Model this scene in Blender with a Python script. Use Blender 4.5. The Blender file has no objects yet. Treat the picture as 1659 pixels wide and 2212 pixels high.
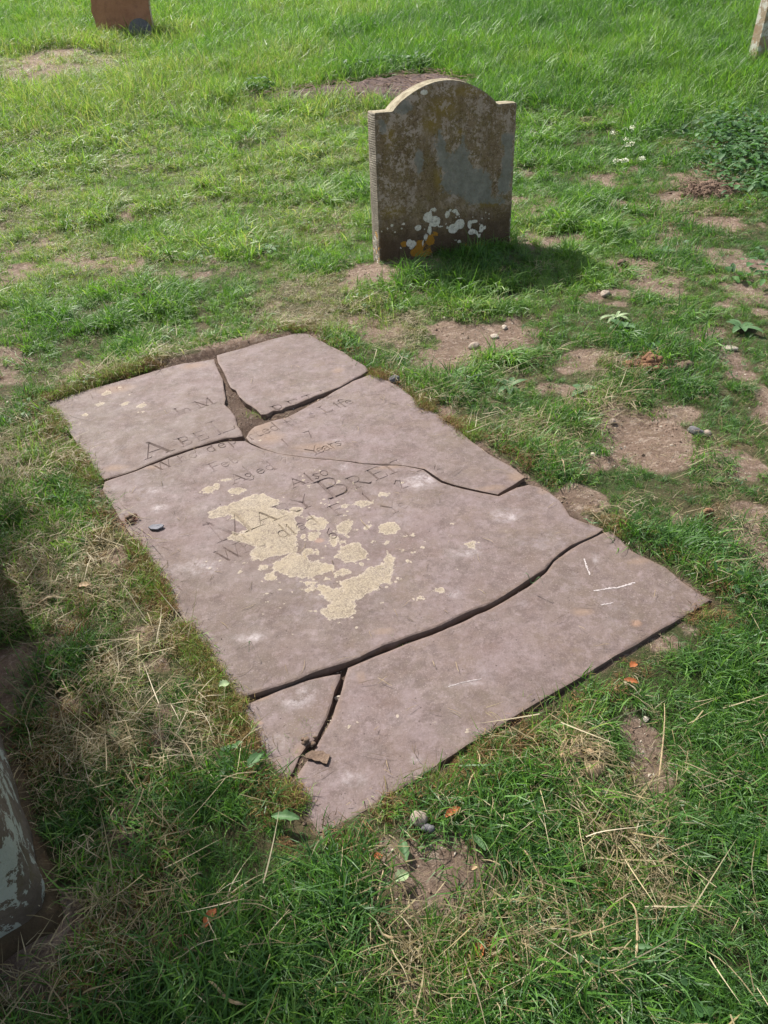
import bpy, bmesh, math, random
import numpy as np
from mathutils import Vector, Matrix, Euler
from mathutils.geometry import delaunay_2d_cdt

random.seed(7); rng = np.random.default_rng(7)
SC = bpy.context.scene
COL = SC.collection

# ------------------------------------------------------------------ camera
FPX = 1668.0; CX, CY, CAMH = 829.5, 1106.0, 1.3
RM = np.array([[0.99767381, -0.06816871, 0.0],
               [-0.03995958, -0.58482297, 0.81017611],
               [-0.05522866, -0.80829148, -0.58618655]])
cam_d = bpy.data.cameras.new('camera'); cam = bpy.data.objects.new('camera', cam_d); COL.objects.link(cam)
cam_d.sensor_fit = 'VERTICAL'; cam_d.sensor_height = 36.0; cam_d.lens = FPX / 2212.0 * 36.0
cam_d.clip_start = 0.05; cam_d.clip_end = 1500
_xb, _yb, _zb = RM[:, 0], -RM[:, 1], -RM[:, 2]
cam.matrix_world = Matrix(((_xb[0], _yb[0], _zb[0], 0), (_xb[1], _yb[1], _zb[1], 0), (_xb[2], _yb[2], _zb[2], CAMH), (0, 0, 0, 1)))
SC.camera = cam

# ------------------------------------------------------------------ light
TRAVEL = Vector((0.47, -0.62, -0.86)).normalized()
SUN_EL = math.asin(-TRAVEL.z)
w = bpy.data.worlds.new('World'); SC.world = w; w.use_nodes = True
nt = w.node_tree; nt.nodes.clear()
sky = nt.nodes.new('ShaderNodeTexSky'); sky.sky_type = 'NISHITA'; sky.sun_disc = False
sky.sun_elevation = SUN_EL; sky.sun_rotation = math.atan2(-TRAVEL.x, -TRAVEL.y)
sky.air_density = 1.0; sky.dust_density = 2.5
bg = nt.nodes.new('ShaderNodeBackground'); bg.inputs[1].default_value = 0.11
out = nt.nodes.new('ShaderNodeOutputWorld')
hs = nt.nodes.new('ShaderNodeHueSaturation'); hs.inputs['Saturation'].default_value = 0.62   # sky blue toned down so the shade comes out less blue
nt.links.new(sky.outputs[0], hs.inputs['Color']); nt.links.new(hs.outputs[0], bg.inputs[0]); nt.links.new(bg.outputs[0], out.inputs[0])
sd = bpy.data.lights.new('sun', 'SUN'); sd.energy = 4.7; sd.angle = math.radians(0.6); sd.color = (1.0, 0.95, 0.88)
so = bpy.data.objects.new('sun', sd); COL.objects.link(so)
so.rotation_euler = TRAVEL.to_track_quat('-Z', 'Y').to_euler(); so.location = (-3, 5, 8)
SC.view_settings.view_transform = 'Standard'; SC.view_settings.look = 'None'
SC.view_settings.exposure = 0.90; SC.view_settings.gamma = 1.0; SC.view_settings.use_curve_mapping = False

SC.render.engine = 'CYCLES'; SC.cycles.max_bounces = 4; SC.cycles.diffuse_bounces = 3; SC.cycles.glossy_bounces = 2; SC.cycles.transmission_bounces = 3
# ------------------------------------------------------------------ helpers
def tag(o, label=None, cat=None, group=None, kind=None):
    if label: o['label'] = label
    if cat: o['category'] = cat
    if group: o['group'] = group
    if kind: o['kind'] = kind
    return o
def empty(name, loc=(0, 0, 0)):
    o = bpy.data.objects.new(name, None); o.location = loc; o.empty_display_size = 0.1; COL.objects.link(o); return o
def mesh_obj(name, verts, faces, mat=None, parent=None, smooth=False, attrs=None, link=True, loc=None):
    me = bpy.data.meshes.new(name); me.from_pydata([tuple(v) for v in verts], [], faces)
    if attrs:
        for k, a in attrs.items():
            at = me.attributes.new(k, 'FLOAT', 'POINT'); at.data.foreach_set('value', np.asarray(a, dtype=np.float32))
    if mat: me.materials.append(mat)
    if smooth: me.shade_smooth()
    o = bpy.data.objects.new(name, me)
    if link: COL.objects.link(o)
    if parent: o.parent = parent
    if loc is not None: o.location = loc
    return o
def bm_obj(name, bm, mat, parent=None, smooth=False, loc=None):
    me = bpy.data.meshes.new(name); bm.to_mesh(me); bm.free()
    if mat: me.materials.append(mat)
    if smooth: me.shade_smooth()
    o = bpy.data.objects.new(name, me); COL.objects.link(o)
    if parent: o.parent = parent
    if loc is not None: o.location = loc
    return o

def _h(ix, iy, s):
    n = (ix.astype(np.int64) * 374761393 + iy.astype(np.int64) * 668265263 + s * 982451653) & 0xffffffff
    n = ((n ^ (n >> 13)) * 1274126177) & 0xffffffff
    return ((n ^ (n >> 16)) & 0xffff) / 65535.0
def vn(x, y, sc, s=0):
    x = np.asarray(x, float) / sc; y = np.asarray(y, float) / sc
    ix = np.floor(x); iy = np.floor(y); fx = x - ix; fy = y - iy
    fx = fx * fx * (3 - 2 * fx); fy = fy * fy * (3 - 2 * fy)
    a = _h(ix, iy, s); b = _h(ix + 1, iy, s); c = _h(ix, iy + 1, s); d = _h(ix + 1, iy + 1, s)
    return (a * (1 - fx) + b * fx) * (1 - fy) + (c * (1 - fx) + d * fx) * fy
def fbm(x, y, sc, s=0, o=3):
    t = 0; a = 1; n = 0
    for k in range(o):
        t = t + a * vn(x, y, sc / 2 ** k, s + k * 17); n += a; a *= 0.5
    return t / n
def sstep(a, b, x):
    t = np.clip((x - a) / (b - a), 0, 1); return t * t * (3 - 2 * t)

def ray(px, py):
    return RM @ np.array([(px - CX) / FPX, (py - CY) / FPX, 1.0])
CAMP = np.array([0, 0, CAMH])
def G(px, py, z=0.0):
    r = ray(px, py); t = (z - CAMH) / r[2]; return (CAMP + t * r)
def seg_dist(P, A, B):
    P = np.asarray(P, float); d = B - A; L = max(1e-12, d @ d)
    t = np.clip(((P - A) @ d) / L, 0, 1); q = A + t[:, None] * d
    return np.hypot(*(P - q).T)
def poly_dist(P, poly):
    m = np.full(len(P), 1e9)
    for i in range(len(poly)): m = np.minimum(m, seg_dist(P, poly[i - 1], poly[i]))
    return m
def inside(P, poly):
    x, y = P[:, 0], P[:, 1]; r = np.zeros(len(P), bool)
    for i in range(len(poly)):
        x1, y1 = poly[i - 1]; x2, y2 = poly[i]
        c = ((y1 > y) != (y2 > y)); 
        if y1 != y2: r ^= c & (x < (x2 - x1) * (y - y1) / (y2 - y1) + x1)
    return r
def resample(poly, step, jit=0, closed=True, seed=0):
    poly = np.asarray(poly, float); n = len(poly); res = []
    for i in range(n if closed else n - 1):
        a = poly[i]; b = poly[(i + 1) % n]; k = max(1, int(round(np.hypot(*(b - a)) / step)))
        for j in range(k): res.append(a + (b - a) * j / k)
    if not closed: res.append(poly[-1])
    res = np.array(res)
    if jit:
        m = len(res)
        nx = fbm(res[:, 0], res[:, 1], 0.035, seed, 3) - .5; ny = fbm(res[:, 0] + 9, res[:, 1], 0.035, seed + 5, 3) - .5
        res = res + np.stack([nx, ny], 1) * jit * 2 + rng.normal(0, .0009, res.shape) * (jit > .0015)
    return res

# ------------------------------------------------------------------ materials
def mat(name, rough=0.8):
    m = bpy.data.materials.new(name); m.use_nodes = True
    b = m.node_tree.nodes['Principled BSDF']; b.inputs['Roughness'].default_value = rough
    b.inputs['Specular IOR Level'].default_value = 0.3
    return m, m.node_tree, b
class NB:
    def __init__(s, nt): s.nt = nt; s.tc = None
    def n(s, t, **k):
        x = s.nt.nodes.new(t)
        for a, v in k.items(): setattr(x, a, v)
        return x
    def l(s, a, b): s.nt.links.new(a, b)
    def co(s):
        if not s.tc: s.tc = s.n('ShaderNodeTexCoord').outputs['Object']
        return s.tc
    def geo(s): return s.n('ShaderNodeNewGeometry').outputs['Position']
    def noise(s, sc, det=4, rough=0.55, off=0, vec=None, dist=0):
        x = s.n('ShaderNodeTexNoise'); x.inputs['Scale'].default_value = sc; x.inputs['Detail'].default_value = det
        x.inputs['Roughness'].default_value = rough; x.inputs['Distortion'].default_value = dist
        v = vec or s.co()
        if off:
            m = s.n('ShaderNodeVectorMath', operation='ADD'); m.inputs[1].default_value = (off, off * .7, off * .3); s.l(v, m.inputs[0]); v = m.outputs[0]
        s.l(v, x.inputs['Vector']); return x.outputs['Fac']
    def vor(s, sc, feat='F1', vec=None, rnd=1.0):
        x = s.n('ShaderNodeTexVoronoi', feature=feat); x.inputs['Scale'].default_value = sc; x.inputs['Randomness'].default_value = rnd
        s.l(vec or s.co(), x.inputs['Vector']); return x
    def map(s, v, a, b, c=0.0, d=1.0, smooth=False):
        x = s.n('ShaderNodeMapRange'); x.interpolation_type = 'SMOOTHSTEP' if smooth else 'LINEAR'
        for i, q in enumerate((a, b, c, d)): x.inputs[i + 1].default_value = q
        s.l(v, x.inputs[0]); return x.outputs[0]
    def m(s, op, a, b=None, c=None):
        x = s.n('ShaderNodeMath', operation=op)
        for i, q in enumerate((a, b, c)):
            if q is None: continue
            if isinstance(q, (int, float)): x.inputs[i].default_value = q
            else: s.l(q, x.inputs[i])
        return x.outputs[0]
    def mix(s, f, a, b, mode='MIX'):
        x = s.n('ShaderNodeMix', data_type='RGBA', blend_type=mode)
        for i, q in ((0, f), (6, a), (7, b)):
            if isinstance(q, (int, float)): x.inputs[i].default_value = q
            elif isinstance(q, tuple): x.inputs[i].default_value = (*q, 1)
            else: s.l(q, x.inputs[i])
        return x.outputs[2]
    def at(s, name, typ='GEOMETRY'):
        x = s.n('ShaderNodeAttribute', attribute_name=name); x.attribute_type = typ; return x
    def bump(s, h, strength, dist, normal=None):
        x = s.n('ShaderNodeBump'); x.inputs['Strength'].default_value = strength; x.inputs['Distance'].default_value = dist
        s.l(h, x.inputs['Height'])
        if normal: s.l(normal, x.inputs['Normal'])
        return x.outputs[0]

# ledger slab stone
M_slab, t_, b_ = mat('slab_sandstone', 0.72); B = NB(t_)
P = B.geo()
c = B.mix(B.map(B.noise(2.6, 6, .65, 0, P), .38, .62), (.172, .124, .112), (.182, .142, .106))
c = B.mix(B.map(B.noise(9, 7, .7, 3, P), .40, .64), c, (.222, .176, .168))
c = B.mix(B.map(B.noise(1.4, 3, .5, 9, P), .45, .62, 0, .6), c, (.145, .112, .085))
c = B.mix(B.map(B.noise(6, 9, .82, 51, P), .49, .60, 0, .55), c, (.120, .094, .070))
c = B.mix(B.map(B.noise(24, 6, .75, 33, P), .49, .60, 0, .65), c, (.120, .088, .076))
c = B.mix(B.map(B.noise(260, 4, .8, 0, P), .54, .68, 0, .45), c, (.36, .305, .29))
c = B.mix(B.map(B.noise(170, 4, .8, 5, P), .54, .68, 0, .45), c, (.105, .078, .068))
c = B.mix(B.map(B.noise(36, 6, .8, 5, P), .50, .68, 0, .55), c, (.31, .255, .25))
wp = B.map(B.noise(5.5, 9, .85, 21, P), .56, .70, 0, .6); c = B.mix(wp, c, (.30, .265, .265))
vs = B.vor(95, vec=P); sp = B.m('MULTIPLY', B.map(vs.outputs['Distance'], .12, .2, 1, 0), B.map(B.noise(3, 2, .5, 40, P), .48, .55))
c = B.mix(B.m('MULTIPLY', sp, .25), c, (.45, .40, .35))
vd = B.vor(42, vec=P); c = B.mix(B.m('MULTIPLY', B.map(vd.outputs['Distance'], .06, .09, 1, 0), .8), c, (.07, .05, .04))
c = B.mix(1.0, c, (.72, .675, .69), 'MULTIPLY')
wh = B.at('white').outputs['Fac']
wn = B.map(B.noise(45, 7, .85, 2, P), .40, .62); wn = B.m('MULTIPLY', wn, B.map(B.noise(9, 4, .7, 2, P), .40, .58)); c = B.mix(B.m('MULTIPLY', B.m('MULTIPLY', B.map(wh, 0, .7), wn), .5), c, (.48, .44, .45))
og = B.at('orange').outputs['Fac']
c = B.mix(B.m('MULTIPLY', B.map(B.m('ADD', og, B.noise(50, 5, .8, 2, P)), .95, 1.6), .45), c, (.42, .24, .14))
di = B.at('dirt').outputs['Fac']
dm = B.map(B.m('ADD', di, B.m('MULTIPLY', B.noise(26, 6, .75, 8, P), 1.0)), .8, 1.45)
c = B.mix(B.m('MULTIPLY', dm, .8), c, B.mix(B.noise(90, 3, .6, 0, P), (.13, .085, .06), (.25, .175, .13)))
li = B.at('lichen').outputs['Fac']
edge = B.m('ADD', B.m('MULTIPLY', B.m('SUBTRACT', B.noise(55, 6, .78, 1, P), .5), 4.2), B.m('MULTIPLY', B.m('SUBTRACT', B.vor(55, vec=P).outputs['Distance'], .4), -.8))
lv = B.m('ADD', li, edge); lm = B.map(lv, -.03, .1)
sm = B.at('spots').outputs['Fac']; v2 = B.vor(38, vec=P)
dots = B.m('MULTIPLY', B.map(B.m('ADD', v2.outputs['Distance'], B.m('MULTIPLY', B.noise(160, 3, .6, 0, P), .25)), .26, .30, 1, 0), B.map(B.m('ADD', sm, B.m('MULTIPLY', B.noise(11, 2, .5, 7, P), .8)), .80, .82))
lm = B.m('MAXIMUM', lm, B.m('MULTIPLY', dots, .8))
lc = B.mix(B.map(B.noise(240, 4, .8, 0, P), .40, .60), (.15, .12, .085), (.33, .275, .20))
lc = B.mix(B.map(B.noise(16, 4, .6, 4, P), .45, .7, 0, .7), lc, (.30, .245, .165))
lc = B.mix(B.map(lv, .12, .55, .75, 0), lc, (.40, .34, .27))
lm = B.m('MULTIPLY', lm, B.map(B.noise(85, 6, .85, 91, P), .36, .48, .25, 1)); c = B.mix(B.m('MULTIPLY', lm, .92), c, lc)
c = B.mix(B.m('MULTIPLY', B.at('carve').outputs['Fac'], B.map(B.noise(18, 4, .7, 77, P), .40, .60, .0, .42)), c, (.10, .074, .064))
B.l(c, b_.inputs['Base Color'])
bh = B.m('ADD', B.m('MULTIPLY', B.noise(34, 8, .8, 0, P), 1.5), B.m('MULTIPLY', lm, .35))
bh = B.m('ADD', bh, B.m('MULTIPLY', B.noise(230, 3, .7, 0, P), .25))
bn = B.bump(bh, .45, .005); B.l(bn, b_.inputs['Normal'])
B.l(B.map(B.noise(14, 4, .6, 11, P), .3, .7, .58, .82), b_.inputs['Roughness'])

# headstone stone
M_head, t_, b_ = mat('headstone_stone', 0.85); B = NB(t_)
P = B.co()
vv = B.n('ShaderNodeMapping'); vv.inputs['Scale'].default_value = (1, 1, .35); B.l(P, vv.inputs[0]); PV = vv.outputs[0]
c = B.mix(B.map(B.noise(9, 6, .7, 0, PV), .35, .65), (.125, .080, .038), (.31, .225, .135))
c = B.mix(B.map(B.noise(22, 6, .75, 6, P), .44, .60, 0, .8), c, (.16, .115, .04)); c = B.mix(B.map(B.noise(55, 6, .8, 16, P), .50, .60, 0, .6), c, (.05, .032, .018)); c = B.mix(B.map(B.noise(150, 5, .8, 19, P), .53, .62, 0, .7), c, (.36, .29, .21))
c = B.mix(B.at('yellow').outputs['Fac'], c, (.24, .165, .035))
mot = B.map(B.m('ADD', B.noise(62, 6, .8, 3, P), B.m('MULTIPLY', B.m('SUBTRACT', B.noise(18, 4, .7, 63, P), .5), .8)), .50, .56); motz = B.map(B.noise(9, 5, .75, 31, PV), .40, .54)
grey = B.at('pale').outputs['Fac']
c = B.mix(B.m('MULTIPLY', B.m('MULTIPLY', mot, B.m('MULTIPLY', motz, grey)), .85), c, (.43, .35, .285))
bgv = B.at('bluegrey').outputs['Fac']
bgm = B.map(B.m('ADD', bgv, B.m('MULTIPLY', B.m('SUBTRACT', B.noise(38, 5, .75, 3, P), .5), 11)), -.3, .9)
c = B.mix(B.m('MULTIPLY', B.m('MULTIPLY', bgm, B.map(B.noise(60, 5, .8, 55, P), .30, .44)), .88), c, B.mix(B.map(B.noise(20, 6, .75, 5, P), .35, .65), (.15, .15, .125), (.27, .265, .225)))
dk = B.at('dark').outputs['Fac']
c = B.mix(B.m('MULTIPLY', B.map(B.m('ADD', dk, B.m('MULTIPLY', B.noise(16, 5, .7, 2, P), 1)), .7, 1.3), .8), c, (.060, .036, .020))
c = B.mix(B.map(B.noise(130, 4, .7, 3, P), .60, .78, 0, .6), c, (.30, .26, .22))
ol = B.m('ADD', B.at('orange').outputs['Fac'], B.m('MULTIPLY', B.m('SUBTRACT', B.noise(70, 4, .7, 3, P), .5), 3.4))
c = B.mix(B.m('MULTIPLY', B.map(ol, -.05, .1), .9), c, B.mix(B.noise(90, 3, .6, 5, P), (.22, .10, .015), (.55, .26, .02)))
wl = B.m('ADD', B.at('lichen').outputs['Fac'], B.m('MULTIPLY', B.m('SUBTRACT', B.noise(55, 4, .7, 8, P), .5), 1.3))
wm = B.map(wl, -.04, .1)
v2 = B.vor(58); wdots = B.m('MULTIPLY', B.map(v2.outputs['Distance'], .2, .24, 1, 0), B.map(B.m('ADD', B.at('spots').outputs['Fac'], B.m('MULTIPLY', B.noise(13, 2, .5, 7), .8)), .85, .9))
wm = B.m('MAXIMUM', wm, B.m('MULTIPLY', wdots, .8))
wm = B.m('MULTIPLY', wm, B.map(B.noise(95, 5, .8, 71), .36, .46, .35, 1))
c = B.mix(B.m('MULTIPLY', wm, .93), c, B.mix(B.map(B.noise(120, 5, .8), .35, .6), (.55, .52, .42), (.85, .80, .68)))
sidc = B.mix(B.map(B.noise(14, 4, .7, 3, P), .4, .62), (.15, .13, .10), (.27, .24, .19))
sidc = B.mix(B.map(B.noise(120, 4, .75, 13, P), .48, .62, 0, .8), sidc, (.07, .055, .04))
slow = B.map(B.m('ADD', dk, B.noise(22, 3, .6, 22, P)), 1.05, 1.25)
sidc = B.mix(B.m('MULTIPLY', slow, B.map(B.noise(48, 3, .6, 25, P), .52, .58)), sidc, B.mix(B.map(B.noise(20, 3, .6, 45, P), .48, .52), (.62, .62, .56), (.46, .24, .03)))
sidt = B.mix(B.map(B.noise(24, 5, .7, 3, P), .42, .6), (.16, .13, .075), (.30, .265, .18))
c = B.mix(B.at('side').outputs['Fac'], c, sidc); c = B.mix(B.at('topf').outputs['Fac'], c, sidt)
B.l(c, b_.inputs['Base Color'])
wv = B.n('ShaderNodeTexWave', wave_type='BANDS', bands_direction='Z'); wv.inputs['Scale'].default_value = 30; wv.inputs['Distortion'].default_value = 5; wv.inputs['Detail'].default_value = 4; B.l(P, wv.inputs[0])
hh = B.m('ADD', B.m('MULTIPLY', wv.outputs['Fac'], B.m('MULTIPLY', B.at('side').outputs['Fac'], .4)), B.m('ADD', B.noise(45, 7, .75, 0, P), B.m('MULTIPLY', wm, .5)))
B.l(B.bump(hh, .8, .006), b_.inputs['Normal'])

# reddish far headstone / weathered far stone / tomb
def stone_mat(name, c1, c2, c3, sc=6, spots=None, rough=.85):
    m, t, b = mat(name, rough); B = NB(t)
    c = B.mix(B.map(B.noise(sc, 6, .7), .35, .65), c1, c2)
    c = B.mix(B.map(B.noise(sc * 3.3, 6, .7, 5), .5, .7, 0, .8), c, c3)
    c = B.mix(B.map(B.noise(90, 4, .7, 5), .55, .8, 0, .5), c, tuple(x * .45 for x in c1))
    if spots:
        for k, (sc2, lo, hi, col) in enumerate(spots):
            c = B.mix(B.map(B.m('ADD', B.noise(sc2, 6, .78, 11 + k * 7), B.m('MULTIPLY', B.noise(60, 3, .6), .08)), lo, hi), c, col)
    B.l(c, b.inputs['Base Color']); B.l(B.bump(B.noise(28, 8, .75), .9, .012), b.inputs['Normal'])
    return m
M_red = stone_mat('red_sandstone', (.33, .15, .08), (.42, .21, .12), (.25, .12, .07), 3)
M_redside = stone_mat('pale_stone_edge', (.40, .33, .24), (.5, .42, .3), (.3, .22, .15), 6)
M_far = stone_mat('lichened_stone', (.30, .22, .14), (.38, .32, .22), (.36, .17, .06), 5, [(7, .56, .6, (.55, .53, .45))])
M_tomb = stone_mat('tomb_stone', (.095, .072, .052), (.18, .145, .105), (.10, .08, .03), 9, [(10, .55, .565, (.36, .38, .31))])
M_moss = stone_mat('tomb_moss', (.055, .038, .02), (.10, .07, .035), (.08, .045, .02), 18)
M_pebble = stone_mat('pebble_stone', (.26, .20, .16), (.38, .32, .26), (.27, .21, .16), 30)
M_chalk = stone_mat('pale_flint', (.40, .34, .27), (.54, .48, .40), (.3, .24, .17), 40)
M_slate = stone_mat('slate_chip', (.16, .16, .18), (.21, .21, .235), (.13, .13, .15), 30)
M_darkst = stone_mat('dark_stone', (.10, .10, .11), (.17, .16, .17), (.07, .07, .07), 40)
M_clod = stone_mat('soil_clod', (.12, .08, .058), (.20, .14, .10), (.09, .055, .035), 60, rough=.95)
M_redclod = stone_mat('red_soil_clod', (.20, .10, .055), (.27, .15, .085), (.14, .07, .04), 60, rough=.95)

# ground
M_ground, t_, b_ = mat('ground_soil', .95); B = NB(t_)
P = B.geo()
soil = B.mix(B.map(B.noise(9, 7, .7, 0, P), .35, .65), (.165, .11, .078), (.32, .235, .175))
soil = B.mix(B.map(B.noise(1.3, 3, .5, 12, P), .4, .65, 0, .45), soil, (.19, .115, .08))
soil = B.mix(B.map(B.noise(110, 6, .8, 3, P), .48, .62, 0, .8), soil, (.12, .078, .055)); soil = B.mix(B.map(B.noise(40, 6, .8, 83, P), .52, .62, 0, .7), soil, (.44, .35, .28))
pv = B.vor(75, vec=P); pb = B.m('MULTIPLY', B.map(pv.outputs['Distance'], .16, .2, 1, 0), B.map(B.noise(45, 2, .5, 3, P), .56, .6))
soil = B.mix(B.m('MULTIPLY', pb, .8), soil, (.50, .43, .35))
th = B.mix(B.map(B.noise(16, 5, .7, 9, P), .4, .6), (.060, .055, .022), (.115, .090, .045))
th = B.mix(B.map(B.noise(2.5, 4, .6, 9, P), .4, .65), th, (.045, .062, .016))
th = B.mix(B.map(B.noise(160, 3, .6, 9, P), .5, .7, 0, .5), th, (.17, .13, .07))
bf = B.map(B.m('ADD', B.at('bare').outputs['Fac'], B.m('MULTIPLY', B.m('SUBTRACT', B.noise(24, 6, .75, 2, P), .5), .9)), .34, .6)
c = B.mix(bf, th, soil)
c = B.mix(B.at('under_slab').outputs['Fac'], c, (.075, .045, .032))
B.l(c, b_.inputs['Base Color'])
B.l(B.bump(B.m('ADD', B.noise(60, 8, .8, 0, P), B.m('MULTIPLY', pb, .5)), 1.0, .022), b_.inputs['Normal'])

# blades: per-blade random, per-clump tint
def blade_mat(name, cols, trans=.35, rough=.5, tintfac=1.0):
    m = bpy.data.materials.new(name); m.use_nodes = True; t = m.node_tree; t.nodes.clear(); B = NB(t)
    r = B.at('rnd').outputs['Fac']; ti = B.at('tint', 'INSTANCER').outputs['Fac']; hgt = B.at('hgt').outputs['Fac']
    cr = B.n('ShaderNodeValToRGB'); e = cr.color_ramp.elements
    e[0].position = 0; e[0].color = (*cols[0], 1); e[1].position = 1; e[1].color = (*cols[-1], 1)
    for i, cc in enumerate(cols[1:-1]):
        x = e.new((i + 1) / (len(cols) - 1)); x.color = (*cc, 1)
    v = B.m('ADD', B.m('MULTIPLY', r, .55), B.m('MULTIPLY', ti, .6 * tintfac)); v = B.m('SUBTRACT', v, .08)
    B.l(v, cr.inputs[0]); c = cr.outputs[0]
    br = B.m('ADD', .72, B.m('MULTIPLY', B.m('FRACT', B.m('MULTIPLY', r, 13.7)), .56))
    c = B.mix(1.0, c, B.n('ShaderNodeCombineColor').outputs[0], 'MULTIPLY')
    cc = c.node.inputs[7].links[0].from_node
    for i in range(3): B.l(br, cc.inputs[i])
    d = B.n('ShaderNodeBsdfPrincipled'); d.inputs['Roughness'].default_value = rough; d.inputs['Specular IOR Level'].default_value = .5; B.l(c, d.inputs['Base Color'])
    tr = B.n('ShaderNodeBsdfTranslucent'); B.l(B.mix(1.0, c, (1.15, 1.2, .75), 'MULTIPLY'), tr.inputs[0])
    mx = B.n('ShaderNodeMixShader'); mx.inputs[0].default_value = trans * 1.2
    B.l(d.outputs[0], mx.inputs[1]); B.l(tr.outputs[0], mx.inputs[2])
    o = B.n('ShaderNodeOutputMaterial'); B.l(mx.outputs[0], o.inputs[0]); return m
M_grass = blade_mat('grass_blade', [(.045, .120, .026), (.074, .182, .026), (.118, .250, .030), (.195, .320, .05), (.36, .36, .15)])
M_straw = blade_mat('straw_blade', [(.11, .085, .032), (.20, .155, .07), (.31, .255, .14), (.50, .43, .30)], .2, .6)
M_moss_b = blade_mat('moss_strand', [(.12, .055, .022), (.20, .11, .04), (.20, .15, .045), (.14, .17, .035)], .15, .8)
M_clover = blade_mat('weed_leaf', [(.04, .11, .03), (.065, .16, .04), (.10, .19, .06), (.16, .22, .08)], .3, .6)
def flat_mat(name, col, col2=None, rough=.6, sc=60, trans=0):
    m, t, b = mat(name, rough); B = NB(t)
    B.l(B.mix(B.map(B.noise(sc, 5, .7), .35, .65), col, col2 or tuple(x * .6 for x in col)), b.inputs['Base Color'])
    return m
M_leafbrown = flat_mat('dead_leaf', (.33, .10, .03), (.17, .06, .02))
M_leaftan = flat_mat('tan_leaf', (.36, .26, .15), (.22, .14, .08))
M_leafgreen = flat_mat('green_leaf', (.065, .135, .045), (.04, .09, .03), .6)
M_leafpale = flat_mat('pale_leaf', (.25, .32, .17), (.16, .22, .10), .5)
M_petal = flat_mat('petal', (.75, .75, .62), (.6, .62, .4))
M_bark = flat_mat('bark', (.10, .07, .05), (.05, .035, .025), .9, 12)
M_stalk = flat_mat('stalk', (.38, .30, .17), (.22, .15, .08))
M_darkstalk = flat_mat('dark_stalk', (.07, .05, .03), (.13, .09, .05))
M_chip = flat_mat('wood_chip', (.23, .155, .11), (.12, .075, .05), .9)

# ------------------------------------------------------------------ slab fragment outlines
def c4(x, y): return (54.2 + .4902 * x, 677.8 + .4902 * y)
def c5(x, y): return (759 + .5098 * x, 677.8 + .5098 * y)
def cC(x, y): return (488 + .3595 * x, 1355.5 + .3595 * y)
def cL(x, y): return (.3432 * x, 813.3 + .3432 * y)
def c6(x, y): return (325.3 + .3595 * x, 894.6 + .3595 * y)
def PX(f, *pts): return [f(*p) for p in pts]
F1 = PX(c4, (85, 395), (140, 372), (240, 343), (340, 315), (500, 272), (600, 243), (700, 218), (832, 200), (850, 250), (870, 290), (878, 340), (884, 375), (878, 400), (900, 420), (925, 450), (935, 490), (955, 520), (958, 536),
        (930, 541), (880, 545), (830, 558), (770, 578), (700, 600), (640, 620), (560, 653), (480, 688), (400, 713), (346, 728), (318, 700), (290, 662), (262, 620), (238, 585), (213, 545), (180, 500), (150, 455), (118, 420))
F2 = PX(c4, (845, 180), (900, 165), (1000, 135), (1100, 105), (1190, 82), (1250, 85), (1300, 115), (1400, 165), (1440, 195), (1500, 230), (1512, 250), (1480, 270), (1420, 303), (1390, 322), (1330, 345), (1250, 375), (1200, 395), (1150, 412), (1130, 425), (1090, 430), (1065, 445), (1040, 445),
        (1020, 425), (975, 395), (945, 370), (930, 340), (905, 325), (892, 300), (886, 280), (868, 245), (850, 215))
F3 = PX(c4, (1525, 262), (1440, 294), (1400, 318), (1300, 374), (1200, 427), (1150, 452), (1090, 468), (1010, 492), (985, 515), (972, 540), (990, 562), (1050, 590), (1110, 610), (1200, 623), (1260, 631), (1340, 636), (1440, 646), (1490, 655), (1540, 657)) + \
     PX(c5, (213, 636), (310, 653), (345, 676), (385, 702), (430, 718), (500, 738), (560, 752), (620, 764), (650, 745), (700, 715), (735, 690), (690, 655), (600, 600), (540, 560), (500, 530), (440, 470), (370, 430), (300, 388), (250, 345), (200, 305), (130, 270))
F4 = PX(c4, (352, 742), (400, 722), (480, 698), (560, 664), (640, 632), (700, 612), (770, 590), (830, 572), (900, 561), (970, 562), (1000, 578), (1050, 600), (1110, 618), (1200, 631), (1260, 638), (1340, 643), (1440, 654), (1490, 663), (1540, 664)) + \
     PX(c5, (225, 644), (305, 662), (340, 690), (380, 714), (430, 732), (500, 750), (565, 764), (625, 775), (700, 738), (750, 726), (790, 735), (840, 760), (880, 790), (910, 830), (925, 860), (1000, 890), (1068, 912), (1040, 932), (1000, 952), (930, 982), (880, 1016), (850, 1046), (820, 1082), (780, 1107), (700, 1162), (650, 1196), (570, 1238), (480, 1270)) + \
     PX(cC, (1290, -10), (1230, 12), (1130, 45), (1020, 85), (950, 105), (870, 145), (800, 185), (710, 218), (620, 243), (520, 275), (400, 328), (300, 360), (200, 390), (100, 418), (45, 433), (20, 400)) + \
     [(480, 1470), (455, 1432), (417, 1372), (383, 1315), (352, 1270), (318, 1214), (290, 1168), (262, 1125), (240, 1088), (222, 1058)]
F5 = PX(cC, (150, 432), (250, 394), (340, 354), (440, 318), (540, 293), (640, 272), (686, 266), (680, 300), (650, 370), (635, 440), (600, 530), (570, 590), (540, 650), (480, 700), (440, 760), (400, 850), (360, 900), (325, 940), (280, 880), (240, 812), (200, 745), (150, 660), (115, 600), (80, 540), (55, 490), (75, 455))
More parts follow.
